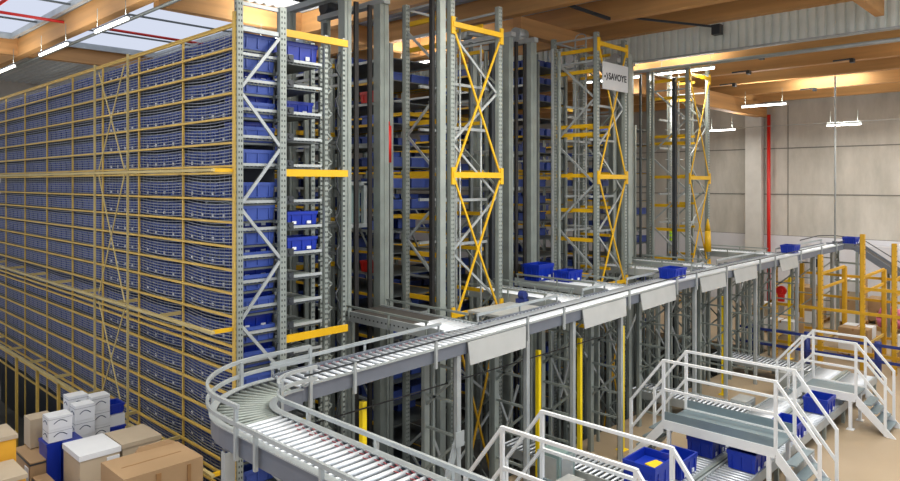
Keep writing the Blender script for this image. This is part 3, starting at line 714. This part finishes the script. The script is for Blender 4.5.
spur(8.55,9.5,YF+.02,11.15,'short conveyor with dark belt leading to the leftmost lift',9.3)
spur(12.1,13.0,YF+.02,11.15,'empty short conveyor just right of the nearest tower')
spur(14.0,14.95,YF+.02,11.15,'short conveyor carrying two blue totes to the middle lift')
spur(17.7,18.5,YF+.02,11.0,'empty short conveyor just right of the signed tower')
spur(19.3,20.2,YF+.02,11.0,'empty short conveyor at the third lift')
spur(24.2,25.2,YF+.02,11.0,'farthest short conveyor, right of the rightmost tower')
mb = MB(); mb.tube((12.0,9.4,zc(12)+.1),(12.0,9.25,zc(12)+.1),.09,10); mb.box(11.9,12.05,9.2,9.45,zc(12)-.15,zc(12)+.02)
single('drive_motor', mb, 'blue_post', 'small dark blue drive motor beside the short conveyor', 'motor', (12,9.4,zc(12)-.15), smooth=False)
tt = thing('transfer_table', 'pale flat transfer table behind the long conveyor, before nearest tower', 'table', (10.5,8.75,PIT))
mb = MB(); mb.box(10.5,11.9,8.75,9.6,zc(11)-.1,zc(11)-.05); part('table_top', mb, 'plate', tt)
for x in (10.55,11.85):
    for y in (9.0,9.55): mb = MB(); mb.box(x-.03,x+.03,y-.03,y+.03,PIT,zc(11)-.1); part('leg', mb, 'steel', tt)
mb = MB()
for q in range(4): mb.tube((9.65+q*.2,YF+.2,zc(10)),(9.65+q*.2+.1,9.6,zc(10)),.02,6)

gl = 'blue totes riding on the raised conveyors'
ct = make_tote('conveyor_tote', 'larger blue tote on the short conveyor before the middle lift', 'tote', .66, .5, .42, 'blue', (14.3,10.6,zc(14)+.035), gl)
c2 = make_tote('conveyor_tote', 'lower blue tote on the short conveyor, right of the larger one', 'tote', .62, .48, .27, 'blue', (14.66,9.95,zc(14)+.035), gl)
copy_tree(c2, (16.65,8.1,zc(16)+.04), 'blue tote on the long raised conveyor, nearest of those riding it')
copy_tree(c2, (25.6,8.1,zc(20)+.04), 'blue tote on the long raised conveyor in front of the concrete wall')
copy_tree(c2, (31.1,7.55,zc(20)+.03), 'blue tote at the far turning end of the raised conveyor')

# far turn: descending belt
dc = thing('incline_conveyor', 'dark belt conveyor descending to the right from the far conveyor end', 'conveyor', (31,6,0))
zq = zc(20)
P0 = (31.0, 8.3, zq); P1 = (31.0, 7.3, zq); P2 = (31.0, 5.9, zq-.95); P3 = (31.0, 3.5, zq-1.35)
for dx in (-.42,.42):
    mb = MB()
    for a, b in ((P0,P1),(P1,P2),(P2,P3)): mb.bar((a[0]+dx,a[1],a[2]-.05),(b[0]+dx,b[1],b[2]-.05),.05,.24)
    part('side_rail', mb, 'side', dc)
mb = MB()
for a, b in ((P0,P1),(P1,P2),(P2,P3)): mb.bar(a,b,.78,.04)
part('belt', mb, 'belt', dc, 'dark belt')
for y, z in ((8.1,zq-.15),(7.2,zq-.25),(6.3,zq-.9),(5.2,zq-1.3),(4.2,zq-1.5)):
    for dx in (-.42,.42):
        mb = MB(); mb.box(31+dx-.05,31+dx+.05,y-.05,y+.05,0,z); part('leg', mb, 'steel', dc)
    mb = MB(); mb.bar((30.6,y,z-.5),(31.4,y,z-.5),.05,.07); mb.bar((30.6,y,z-1.2),(31.4,y,z-1.2),.05,.07); part('leg_tie', mb, 'steel', dc)
for z in (zq-.7, zq-1.4):
    mb = MB(); mb.bar((30.58,8.1,z),(30.58,7.2,z),.05,.07); part('leg_tie', mb, 'steel', dc)
mb = MB(); mb.path([(28,8.5,zq+.3),(30.2,8.5,zq+.35),(31.5,8.3,zq+.3),(31.5,7.3,zq+.25),(31.5,5.9,zq-.65)],.02,6); part('guard_rail', mb, 'dark', dc)
c3 = copy_tree(c2, (31.0,5.0,zq-1.14), 'blue tote far right on the descending belt')

# ------------------------------------------------------------------ low conveyors on the floor
ZL = H-5.6
def low(name, p0, p1, along, a0, a1, label, step=.12, belts=True, m='steel_l', rm='roller'):
    t = thing('floor_conveyor', label, 'conveyor', ((p0+a0)/2 if along == 'y' else p0, p0, 0), 'low roller conveyors on the floor')
    t.location = (p0, a0, 0) if along == 'y' else (a0, p0, 0)
    def P(a, p, z): return (p, a, z) if along == 'y' else (a, p, z)
    for p in (p0, p1):
        mb = MB(); mb.bar(P(a0,p,ZL-.06),P(a1,p,ZL-.06),.045,.2); part('side_rail', mb, m, t)
    sp = []; a = a0+.06
    while a < a1-.03: sp.append((P(a,p0+.03,ZL),P(a,p1-.03,ZL))); a += step
    rollers(t, sp, 100, .027, rm)
    mb = MB()
    mb.bar(P(a0,(p0+p1)/2,ZL-.15),P(a1,(p0+p1)/2,ZL-.15),p1-p0-.06,.02); part('under_pan', mb, 'dark', t)
    a = a0+.2
    while a < a1:
        for p in (p0, p1):
            mb = MB(); q = P(a,p,0); mb.box(q[0]-.04,q[0]+.04,q[1]-.04,q[1]+.04,0,ZL-.15); part('leg', mb, 'steel', t)
        a += 1.6
    return t
low('l', 4.88, 5.56, 'x', 8.0, 22.8, 'low roller conveyor lane nearest the open beige floor')
low('l', 5.7, 6.38, 'x', 8.0, 22.8, 'low roller conveyor lane on the tower side of the pair')
mb = MB(); mb.box(8.0,22.8,5.6,5.66,ZL-.05,ZL+.06)
single('divider_rail', mb, 'steel', 'grey divider rail between the two low conveyor lanes', 'rail', (8,5.6,ZL-.05))
low('l', 11.3, 12.1, 'y', 6.45, 9.5, 'low cross conveyor feeding from below the nearest tower')
low('l', 16.8, 17.6, 'y', 6.45, 9.5, 'low cross conveyor feeding from below the middle tower')
low('l', 22.0, 22.8, 'y', 6.45, 9.5, 'low cross conveyor feeding from below the rightmost tower')
for i, (x, y, a, b, z0, z1, m, l) in enumerate(((10.2,6.9,.5,.35,.3,.8,'plate','pale drive box beside the nearest low cross conveyor'),(17.9,6.8,.6,.4,.1,.55,'plate','pale drive box beside the middle low cross conveyor'),
      (20.9,6.6,.8,.4,.1,.7,'plate','pale drive box beside the farthest low cross conveyor'),(10.8,7.6,.5,.5,.3,1.0,'teal','pale teal cabinet below the raised conveyor'),(15.4,4.6,.7,.2,.08,.45,'plate','pale sheet cover on the side of the nearest lane'))):
    t = thing('drive_box', l, 'box', (x,y,0))
    mb = MB(); mb.box(x-a/2,x+a/2,y-b/2,y+b/2,z0,z1); part('housing', mb, m, t)
    mb = MB(); mb.box(x-a/2+.06,x+a/2-.06,y-b/2-.012,y-b/2,z0+.06,z1-.06); mb.box(x-a/2-.012,x-a/2,y-b/2+.06,y+b/2-.06,z0+.06,z1-.06); part('cover_plate', mb, 'steel_l', t)
    for sx in (-1,1):
        for sy in (-1,1): mb = MB(); mb.box(x+sx*(a/2-.04)-.02,x+sx*(a/2-.04)+.02,y+sy*(b/2-.04)-.02,y+sy*(b/2-.04)+.02,0,z0); part('foot', mb, 'steel', t)
gf = 'blue totes on the low conveyors'
lt = make_tote('floor_tote', 'open blue tote on the lane between the two right hand crossovers, farther', 'tote', .7, .56, .36, 'blue', (18.4,5.15,ZL+.037), gf)
copy_tree(lt, (16.1,5.12,ZL+.037), 'open blue tote on the lane just right of the big crossover')
copy_tree(lt, (13.8,5.15,ZL+.037), 'blue tote under the big crossover platform, lane nearest the open floor')
copy_tree(lt, (13.95,6.04,ZL+.037), 'blue tote under the big crossover platform, tower side lane')
copy_tree(lt, (12.55,6.04,ZL+.037), 'open blue tote left of the big crossover, right of the tote with the note')
nt_ = make_tote('floor_tote', 'tall blue tote holding a yellow note, behind the nearest crossover', 'tote', .8, .64, .58, 'blue', (0,0,0), gf)
mb = MB(); mb.hexa([(-.14,-.2,.45),(.18,-.24,.45),(.24,0,.45),(-.06,.06,.45),(-.14,-.2,.47),(.18,-.24,.47),(.24,0,.47),(-.06,.06,.47)]); mb2 = MB(); mb2.box(-.35,.35,-.27,.27,.02,.45)
o = part('contents', mb2, 'blue', nt_, 'blue liner'); 
o = bpy.data.objects.new('note', mb.mesh('note', 'note')); COL.objects.link(o); o.parent = nt_; o['label'] = 'yellow paper note'
nt_.location = (11.5,6.04,ZL+.04)

# ------------------------------------------------------------------ white crossover platforms
def crossover(x0, x1, y0, y1, zp, rh, label, run=.75, e0=True, e1=True, toe=True):
    t = thing('crossover_platform', label, 'stairs', ((x0+x1)/2, (y0+y1)/2, 0), 'white crossover platforms')
    r = .032
    mb = MB(); mb.box(x0+.04,x1-.04,y0,y1,zp-.03,zp); part('deck', mb, 'deckplate', t, 'grey sheet deck')
    for x in (x0, x1):
        mb = MB(); mb.box(x-.03,x+.03,y0,y1,zp-.16,zp+.03); part('side_beam', mb, 'white', t)
        if toe: mb = MB(); mb.box(x-.012,x+.012,y0,y1,zp+.03,zp+.2); part('toe_board', mb, 'deckplate', t)
        for h in (rh, rh*.52):
            mb = MB(); mb.bar((x,y0,zp+h),(x,y1,zp+h),.05,.05); part('hand_rail' if h == rh else 'mid_rail', mb, 'white', t)
        for y in (y0, y1):
            mb = MB(); mb.box(x-.028,x+.028,y-.028,y+.028,zp-.1,zp+rh+.02); part('rail_post', mb, 'white', t)
        for y, d, on in ((y0,-1,e0),(y1,1,e1)):
            if not on: continue
            yl = y+d*run
            for h, nm in ((rh,'hand_rail'),(rh*.52,'mid_rail')):
                mb = MB(); mb.bar((x,y,zp+h),(x,yl,h+.12),.05,.05); part(nm, mb, 'white', t)
            mb = MB(); mb.box(x-.028,x+.028,yl-.028,yl+.028,.02,rh+.14); part('rail_post', mb, 'white', t)
            mb = MB(); mb.hexa([(x-.02,y,zp-.24),(x+.02,y,zp-.24),(x+.02,yl+d*.02,.0),(x-.02,yl+d*.02,.0),(x-.02,y+d*.02,zp),(x+.02,y+d*.02,zp),(x+.02,yl+d*.22,.0),(x-.02,yl+d*.22,.0)]); part('stringer', mb, 'white', t)
    for y, d, on in ((y0,-1,e0),(y1,1,e1)):
        if not on: continue
        n = 4
        for k in range(1, n+1):
            z = zp-zp*k/(n+1); yy = y+d*run*k/(n+1)
            mb = MB(); mb.box(x0+.03,x1-.03,min(yy,yy+d*.2),max(yy,yy+d*.2),z-.03,z); part('tread', mb, 'deckplate', t)
    for x in (x0,x1):
        for y in (y0+.12,y1-.12):
            mb = MB(); mb.box(x-.035,x+.035,y-.035,y+.035,.02,zp-.16); mb.box(x-.08,x+.08,y-.08,y+.08,0,.02); part('leg', mb, 'white', t)
    return t
crossover(13.42,14.48,4.5,6.73,1.1,1.26,'big white crossover platform with stairs in the centre right')
crossover(8.04,9.05,4.41,6.64,1.1,1.26,'white crossover platform nearest the camera, cut by the lower edge')
crossover(19.0, 19.9, 4.5, 5.72, .86, 1.27, 'small white crossover platform farthest right', .62, toe=False)

# ------------------------------------------------------------------ yellow rack, barrier and goods at the right
yr = thing('pallet_rack', 'empty ochre yellow rack frames at the right edge', 'rack', (25.3,8.5,0))
tops = {8.5:3.4, 7.05:3.65, 5.8:4.4, 4.92:4.15, 3.9:3.9}
for x in (25.3, 28.2):
    for y, zt in tops.items():
        mb = MB(); channel(mb, x, y, 0, zt if x < 26 else 3.0, .16 if y != 7.05 else .2, .13); u = part('upright', mb, 'orange', yr)
        if x < 26: part('punched_slots', slots(x, y, 0, zt, .16, .13, .16), 'slot', u, kind='stuff')
for z in (.55, 1.85, 2.65):
    mb = MB(); mb.bar((25.22,8.5 if z < 2 else 5.8,z),(25.22,3.0,z),.05,.1); part('front_beam', mb, 'orange', yr)
    mb = MB(); mb.bar((28.3,8.5,z),(28.3,3.0,z),.05,.09); part('rear_beam', mb, 'orange', yr)
for y in tops:
    for z in (.7, 2.5, 3.0):
        if z > 2.9 and y > 8: continue
        mb = MB(); mb.bar((25.3,y,z),(28.2,y,z),.05,.09); part('depth_beam', mb, 'orange' if z > 1 else 'yellow_p', yr)
mb = MB(); mb.bar((25.2,8.4,2.1),(25.2,9.3,1.3),.05,.06); part('stay', mb, 'orange', yr)
mb = MB(); mb.tube((25.12,8.25,2.32),(25.22,8.25,2.32),.17,14); mb.tube((25.08,8.25,2.32),(25.12,8.25,2.32),.07,10); mb.box(25.1,25.2,8.15,8.35,1.95,2.2)
single('hose_reel', mb, 'red', 'round red hose reel on the yellow post at right', 'hose reel', (25.15,8.25,2.0))
br = thing('safety_barrier', 'dark blue post and rail barrier before the yellow rack', 'barrier', (24.7,6.3,0))
for y in (7.3, 5.25, 9.0, 3.2):
    mb = MB(); mb.tube((24.75,y,0),(24.75,y,1.1),.1,12); part('post', mb, 'blue_post', br, smooth=True)
for z in (1.0,.5):
    mb = MB(); mb.bar((24.66,9.6,z),(24.66,2.5,z),.04,.09); part('rail', mb, 'blue_post', br)
random.seed(3)
# goods on pallets beyond the rack
def pallet(x, y, l, z=0):
    t = thing('pallet', l, 'pallet', (x,y,z), 'wooden pallets')
    for k in range(5): mb = MB(); mb.box(x-.6,x+.6,y-.48+k*.21,y-.36+k*.21,z+.14,z+.17); part('top_board', mb, 'wood', t)
    for dx in (-.52,0,.52):
        for dy in (-.4,0,.4): mb = MB(); mb.box(x+dx-.06,x+dx+.06,y+dy-.07,y+dy+.07,z+.02,z+.14); part('block', mb, 'wood', t)
    for dy in (-.4,0,.4): mb = MB(); mb.box(x-.6,x+.6,y+dy-.06,y+dy+.06,z,z+.02); part('bottom_board', mb, 'wood', t)
def carton(x0,x1,y0,y1,z0,z1,label,m='card',cat='carton',group=None,name='carton',tape=True,lid=0,prints=None,lab=None):
    t = thing(name, label, cat, ((x0+x1)/2,(y0+y1)/2,z0), group)
    mb = MB(); mb.box(x0,x1,y0,y1,z0,z1-(.01 if lid else 0)); part('box_body', mb, m, t)
    if lid: mb = MB(); mb.box(x0-.015,x1+.015,y0-.015,y1+.015,z1-lid,z1); part('lid', mb, prints or m, t)
    if tape:
        mb = MB(); w = .03; yc = (y0+y1)/2; mb.box(x0-.003,x1+.003,yc-w,yc+w,z1-.08,z1+.003); part('tape', mb, 'tape', t)
    if lab:
        for (face, a, b, c, d) in lab:
            mb = MB()
            if face == 'y': mb.box(a,b,y0-.02,y0+.002,c,d)
            else: mb.box(x0-.02,x0+.002,a,b,c,d)
            part('label_sheet', mb, 'label', t, 'white label')
    return t
gn = 0
spots = [(27,8.7),(29.5,10.2),(29.8,8.9),(33,9.4),(33.2,8.0),(32.8,5.0),(34.2,3.6),(27.2,6.4),(27.0,4.6),(34.4,7.2)]
for i, (x, y) in enumerate(spots):
    pallet(x, y, 'wooden pallet on the floor beyond the yellow rack, %s counted from the left' % ORD[i])
    z = .17
    for k in range(random.choice((2,3,3,4)) if x > 28 else 2):
        hh = random.uniform(.35,.5)
        for q in range(2):
            m = random.choice(('card','card_l','card','card_w'))
            carton(x-.58+q*.6,x-.02+q*.6,y-.45,y+.45,z,z+hh,'%s box on pallet %s beyond the yellow rack, layer %s, %s half' % ({'card':'brown','card_l':'tan','card_w':'white'}[m], ORD[i], ORD[k], 'near' if q == 0 else 'far'), m, 'box', 'goods beyond the yellow rack', 'goods_box')
        z += hh
pallet(33.0,6.45,'wooden pallet under the pink bundles beyond the yellow rack')
for i, (x, y, z, l) in enumerate(((32.7,6.75,.17,'left of the others'),(33.25,6.5,.17,'in the middle'),(32.75,6.2,.17,'right of the others'))):
    mb = MB(); mb.tube((x,y,z),(x,y,z+.35),.2,10,.26); mb.tube((x,y,z+.35),(x,y,z+.75),.26,10,.1); single('wrapped_bundle', mb, 'pink', 'pink film wrapped bundle beyond the yellow rack, '+l, 'bundle', (x,y,z), 'pink bundles', smooth=True)
mb = MB(); mb.box(35.4,35.9,6.2,10.4,0,3.2); 
single('white_cabinet', mb, 'lowwall', 'plain white wall unit at the foot of the concrete wall', 'cabinet', (35.6,8,0))
mb = MB(); mb.tube((35.2,10.02,2.3),(35.38,10.02,2.3),.2,14); mb.box(35.38,35.4,9.9,10.1,2.2,2.4); single('wall_fan', mb, 'dark', 'round dark fan on the white wall unit', 'fan', (35.3,10.02,2.2))
# hi-vis vest hung by the far tower, yellow bag
def vest(x, y, z, l):
    mb = MB(); mb.hexa([(x-.14,y-.05,z),(x+.14,y-.05,z),(x+.14,y+.05,z),(x-.14,y+.05,z),(x-.17,y-.04,z+.32),(x+.17,y-.04,z+.32),(x+.17,y+.04,z+.32),(x-.17,y+.04,z+.32)])
    mb.hexa([(x-.17,y-.04,z+.32),(x-.05,y-.04,z+.32),(x-.05,y+.04,z+.32),(x-.17,y+.04,z+.32),(x-.13,y-.03,z+.45),(x-.06,y-.03,z+.45),(x-.06,y+.03,z+.45),(x-.13,y+.03,z+.45)])
    mb.hexa([(x+.05,y-.04,z+.32),(x+.17,y-.04,z+.32),(x+.17,y+.04,z+.32),(x+.05,y+.04,z+.32),(x+.06,y-.03,z+.45),(x+.13,y-.03,z+.45),(x+.13,y+.03,z+.45),(x+.06,y+.03,z+.45)])
    t = thing('hi_vis_vest', l, 'vest', (x,y,z)); part('fabric', mb, 'vest', t)
    mb = MB(); mb.box(x-.165,x+.165,y-.055,y+.055,z+.12,z+.16); part('reflective_band', mb, 'steel_l', t)
vest(22.35,10.9,H-2.0,'yellow green hi-vis vest hanging in the rightmost tower')
vest(5.25,19.3,H-6.75,'yellow green hi-vis vest in the dark opening below the mesh')
mb = MB(); mb.tube((22.6,9.75,H-2.3),(22.6,9.75,H-1.6),.12,8,.1); mb.tube((22.6,9.75,H-1.6),(22.6,9.75,H-1.2),.1,8,.02); single('lifting_bag', mb, 'yellow', 'yellow bag hanging on the front of the rightmost tower', 'bag', (22.6,9.75,H-2.3), smooth=True)

# ------------------------------------------------------------------ stacked goods lower left
def stackbase(x0,x1,y0,y1,z1,l):
    t = thing('pallet_stack_box', l, 'pallet box', ((x0+x1)/2,(y0+y1)/2,0))
    mb = MB()
    for k in range(3): mb.box(x0,x1,y0+(y1-y0-.1)*k/2,y0+(y1-y0-.1)*k/2+.1,0,.12)
    part('runners', mb, 'wood', t)
    z = .12; k = 0
    while z < z1-.05:
        hh = min(.3, z1-z); mb = MB(); mb.box(x0,x1,y0,y0+.03,z,z+hh-.01); mb.box(x0,x1,y1-.03,y1,z,z+hh-.01); mb.box(x0,x0+.03,y0,y1,z,z+hh-.01); mb.box(x1-.03,x1,y0,y1,z,z+hh-.01); mb.box(x0,x1,y0,y1,z,z+.02)
        part('collar', mb, 'wood', t); z += hh; k += 1
    mb = MB(); mb.box(x0,x1,y0,y1,z1-.02,z1); part('lid', mb, 'card_l', t); return t
Z0 = 1.32
stackbase(3.62,4.38,9.0+.1,10.7,1.2,'wooden collar box under the big brown carton')


t = carton(3.62,4.74,9.58,10.42,1.22,H-4.0,'big brown cardboard carton nearest the camera, lower left','card',tape=False)
mb = MB(); mb.box(3.75,4.6,9.99,10.01,H-4.0,H-3.997); part('flap_gap', mb, 'tape', t, 'dark gap between flaps'); mb = MB(); mb.box(4.05,4.12,9.56,9.58,1.5,H-4.05); mb.box(4.5,4.55,9.56,9.58,1.5,H-4.05); part('crease', mb, 'tape', t)
mb = MB(); mb.hexa([(4.1,10.4,H-4.0),(4.7,10.4,H-4.0),(4.72,10.43,H-4.0),(4.1,10.43,H-4.0),(4.15,10.41,H-3.93),(4.6,10.41,H-3.93),(4.6,10.43,H-3.93),(4.15,10.43,H-3.93)]); part('flap', mb, 'card', t)
stackbase(3.48,4.38,10.8,11.7,1.3,'wooden collar box under the white topped carton')
carton(3.49,4.05,10.87,11.6,1.32,H-4.0,'tan carton with a white top and white label','card_l',lid=.08,tape=False,prints='card_w',lab=[('y',3.86,4.04,H-4.3,H-4.12)])
carton(4.1,4.68,10.9,11.58,1.32,H-4.0,'tan lidded carton right of the white topped one, beside the mesh','card_l',lid=.07,tape=False)
stackbase(3.3,4.38,11.9,13.2,1.3,'wooden collar box under the white carton stacks')
ga = 'small white cartons stacked on the pallet'
def wc(x, y, z, l, w=.3, d=.26, h=.25, m='card_w'):
    t = thing('white_carton', l, 'carton', (x,y,z), ga)
    mb = MB(); mb.box(x-w/2,x+w/2,y-d/2,y+d/2,z,z+h-.004); part('box_body', mb, m, t)
    mb = MB()
    for sx in (-.10,): 
        mb.path([(x-w*.28+w*.56*k/6, y-d/2-.002, z+h*.42+.05*math.sin(math.pi*k/6)) for k in range(7)], .007, 4)
        mb.path([(x-w/2-.002, y-d*.3+d*.6*k/6, z+h*.42+.04*math.sin(math.pi*k/6)) for k in range(7)], .007, 4)
    part('printed_arc', mb, 'print', t, 'curved dark print'); 
    mb = MB(); mb.box(x-w/2-.003,x+w/2+.003,y-d/2-.003,y+d/2+.003,z+h*.78,z+h*.8); part('lid_edge', mb, 'side', t)
zt = H-3.66
zz = [zt-.25*(k+1) for k in range(4)]
for k in range(4):
    wc(4.0,12.35,zz[k],'white carton in the front left column of the stack, %s from the top' % ORD[k])
    wc(4.33,12.6,zz[k]+.02,'white carton in the right column of the stack, %s from the top' % ORD[k])
for k in range(3): wc(4.02,12.75,zz[k]+.06,'white carton in the rear left column of the stack, %s from the top' % ORD[k])
wc(3.55,12.1,H-3.87,'upper white carton on the blue box pile',.34,.3,.2); wc(3.55,12.1,H-4.07,'lower white carton on the blue box pile',.34,.3,.2)
for i, (x0,x1,y0,y1,z0,z1,l) in enumerate(((3.36,3.56,11.95,12.35,1.32,H-4.08,'left blue box under the small white cartons'),(3.58,3.84,11.75,12.25,1.32,H-4.08,'right blue box under the small white cartons'))):
    t = thing('blue_box', l, 'box', ((x0+x1)/2,(y0+y1)/2,z0)); mb = MB(); mb.box(x0,x1,y0,y1,z0,z1-.05); part('box_body', mb, 'blue', t); mb = MB(); mb.box(x0-.01,x1+.01,y0-.01,y1+.01,z1-.05,z1); part('lid', mb, 'blue', t)
for i, (x, y, z, l) in enumerate(((4.62,12.75,H-4.05,'upper blue tote with white lid behind the cartons, beside the mesh'),(4.62,12.7,H-4.42,'lower blue tote behind the cartons, beside the mesh'))):
    make_tote('lidded_tote', l, 'tote', .42, .36, .17, 'blue', (x-.06,y,z), None, lab=False)
mb = MB(); mb.box(4.38,4.76,12.55,12.88,H-4.25,H-4.06); single('white_bag_pack', mb, 'card_w', 'pale pack lying between the two blue totes', 'pack', (4.55,12.7,H-4.25))
mb = MB(); mb.box(4.36,4.78,12.5,12.9,0.0,H-4.43); single('carton_column', mb, 'card', 'brown carton below the blue totes beside the mesh', 'carton', (4.55,12.7,0))
carton(3.3,3.64,12.6,12.95,H-4.3,H-3.84,'tall off white carton standing left of the white ones','card_l',tape=False,lab=None)

def crate(x0,x1,y0,y1,z0,z1,l,lab=None):
    t = thing('side_crate', l, 'crate', ((x0+x1)/2,(y0+y1)/2,z0)); mb = MB()
    mb.box(x0,x1,y0,y1,z0,z1-.06); part('crate_body', mb, 'crate', t); mb = MB(); mb.box(x0-.02,x1+.02,y0-.02,y1+.02,z1-.06,z1); part('lid', mb, 'card_l', t, 'pale lid')
    if lab: mb = MB(); mb.box(x1-.24,x1-.08,y0-.012,y0,z0+.1,z1-.1); part('label_sheet', mb, 'label', t)
crate(2.3,2.88,11.7,12.3,1.7,H-3.72,'yellow crate with pale lid at the left edge, upper one')
crate(2.2,2.8,10.9,11.6,1.2,H-4.05,'yellow crate with pale lid at the left edge, lower one')
crate(2.1,2.9,10.8,12.6,0,1.2,'pale lidded yellow base crate at the left edge')
mb = MB(); mb.box(2.3,2.88,11.7,12.3,1.2,1.69); single('crate_block', mb, 'card', 'brown carton under the upper yellow crate at the left edge', 'carton', (2.8,12,1.2))
def coll(x0,x1,y0,y1,z0,z1,l):
    t = thing('labelled_box', l, 'box', ((x0+x1)/2,(y0+y1)/2,z0)); mb = MB(); mb.box(x0,x1,y0,y1,z0,z1); part('box_body', mb, 'card', t)
    mb = MB(); mb.box(x0-.01,x0,y0+.08,y0+.26,z1-.34,z1-.1); part('label_sheet', mb, 'label', t, 'white label'); mb = MB(); mb.box(x0-.005,x1+.005,y0-.005,y1+.005,z1-.05,z1-.02); part('strap', mb, 'dark', t)
coll(3.14,3.42,12.0,12.9,.0,H-4.32,'tall brown box with white label under the off white carton')
coll(3.14,3.34,11.1,11.9,.0,H-4.5,'tall brown box with white label, before the blue boxes')

# ------------------------------------------------------------------ world, camera, scale
w = bpy.data.worlds.new('World'); bpy.context.scene.world = w; w.use_nodes = True
bg = w.node_tree.nodes['Background']; bg.inputs[0].default_value = (.78,.84,1,1); bg.inputs[1].default_value = .8
cam = bpy.data.cameras.new('Camera'); cam.sensor_width = 36; cam.lens = 687/900*36; cam.shift_y = -57.5/900; cam.clip_start = .1; cam.clip_end = 300
co = bpy.data.objects.new('Camera', cam); COL.objects.link(co); co.location = (0,0,H); co.rotation_euler = (math.pi/2, 0, -math.atan2(.7205,.6934))
bpy.context.scene.camera = co
done = set()
for o in list(bpy.data.objects):
    o.location = Vector(o.location)*S
    if o.type == 'MESH' and o.data.name not in done: o.data.transform(Matrix.Scale(S, 4)); done.add(o.data.name)
sc = bpy.context.scene
sc.view_settings.view_transform = 'Standard'; sc.view_settings.look = 'None'; sc.view_settings.gamma = 1; sc.view_settings.use_curve_mapping = False
sc.view_settings.exposure = 0.12
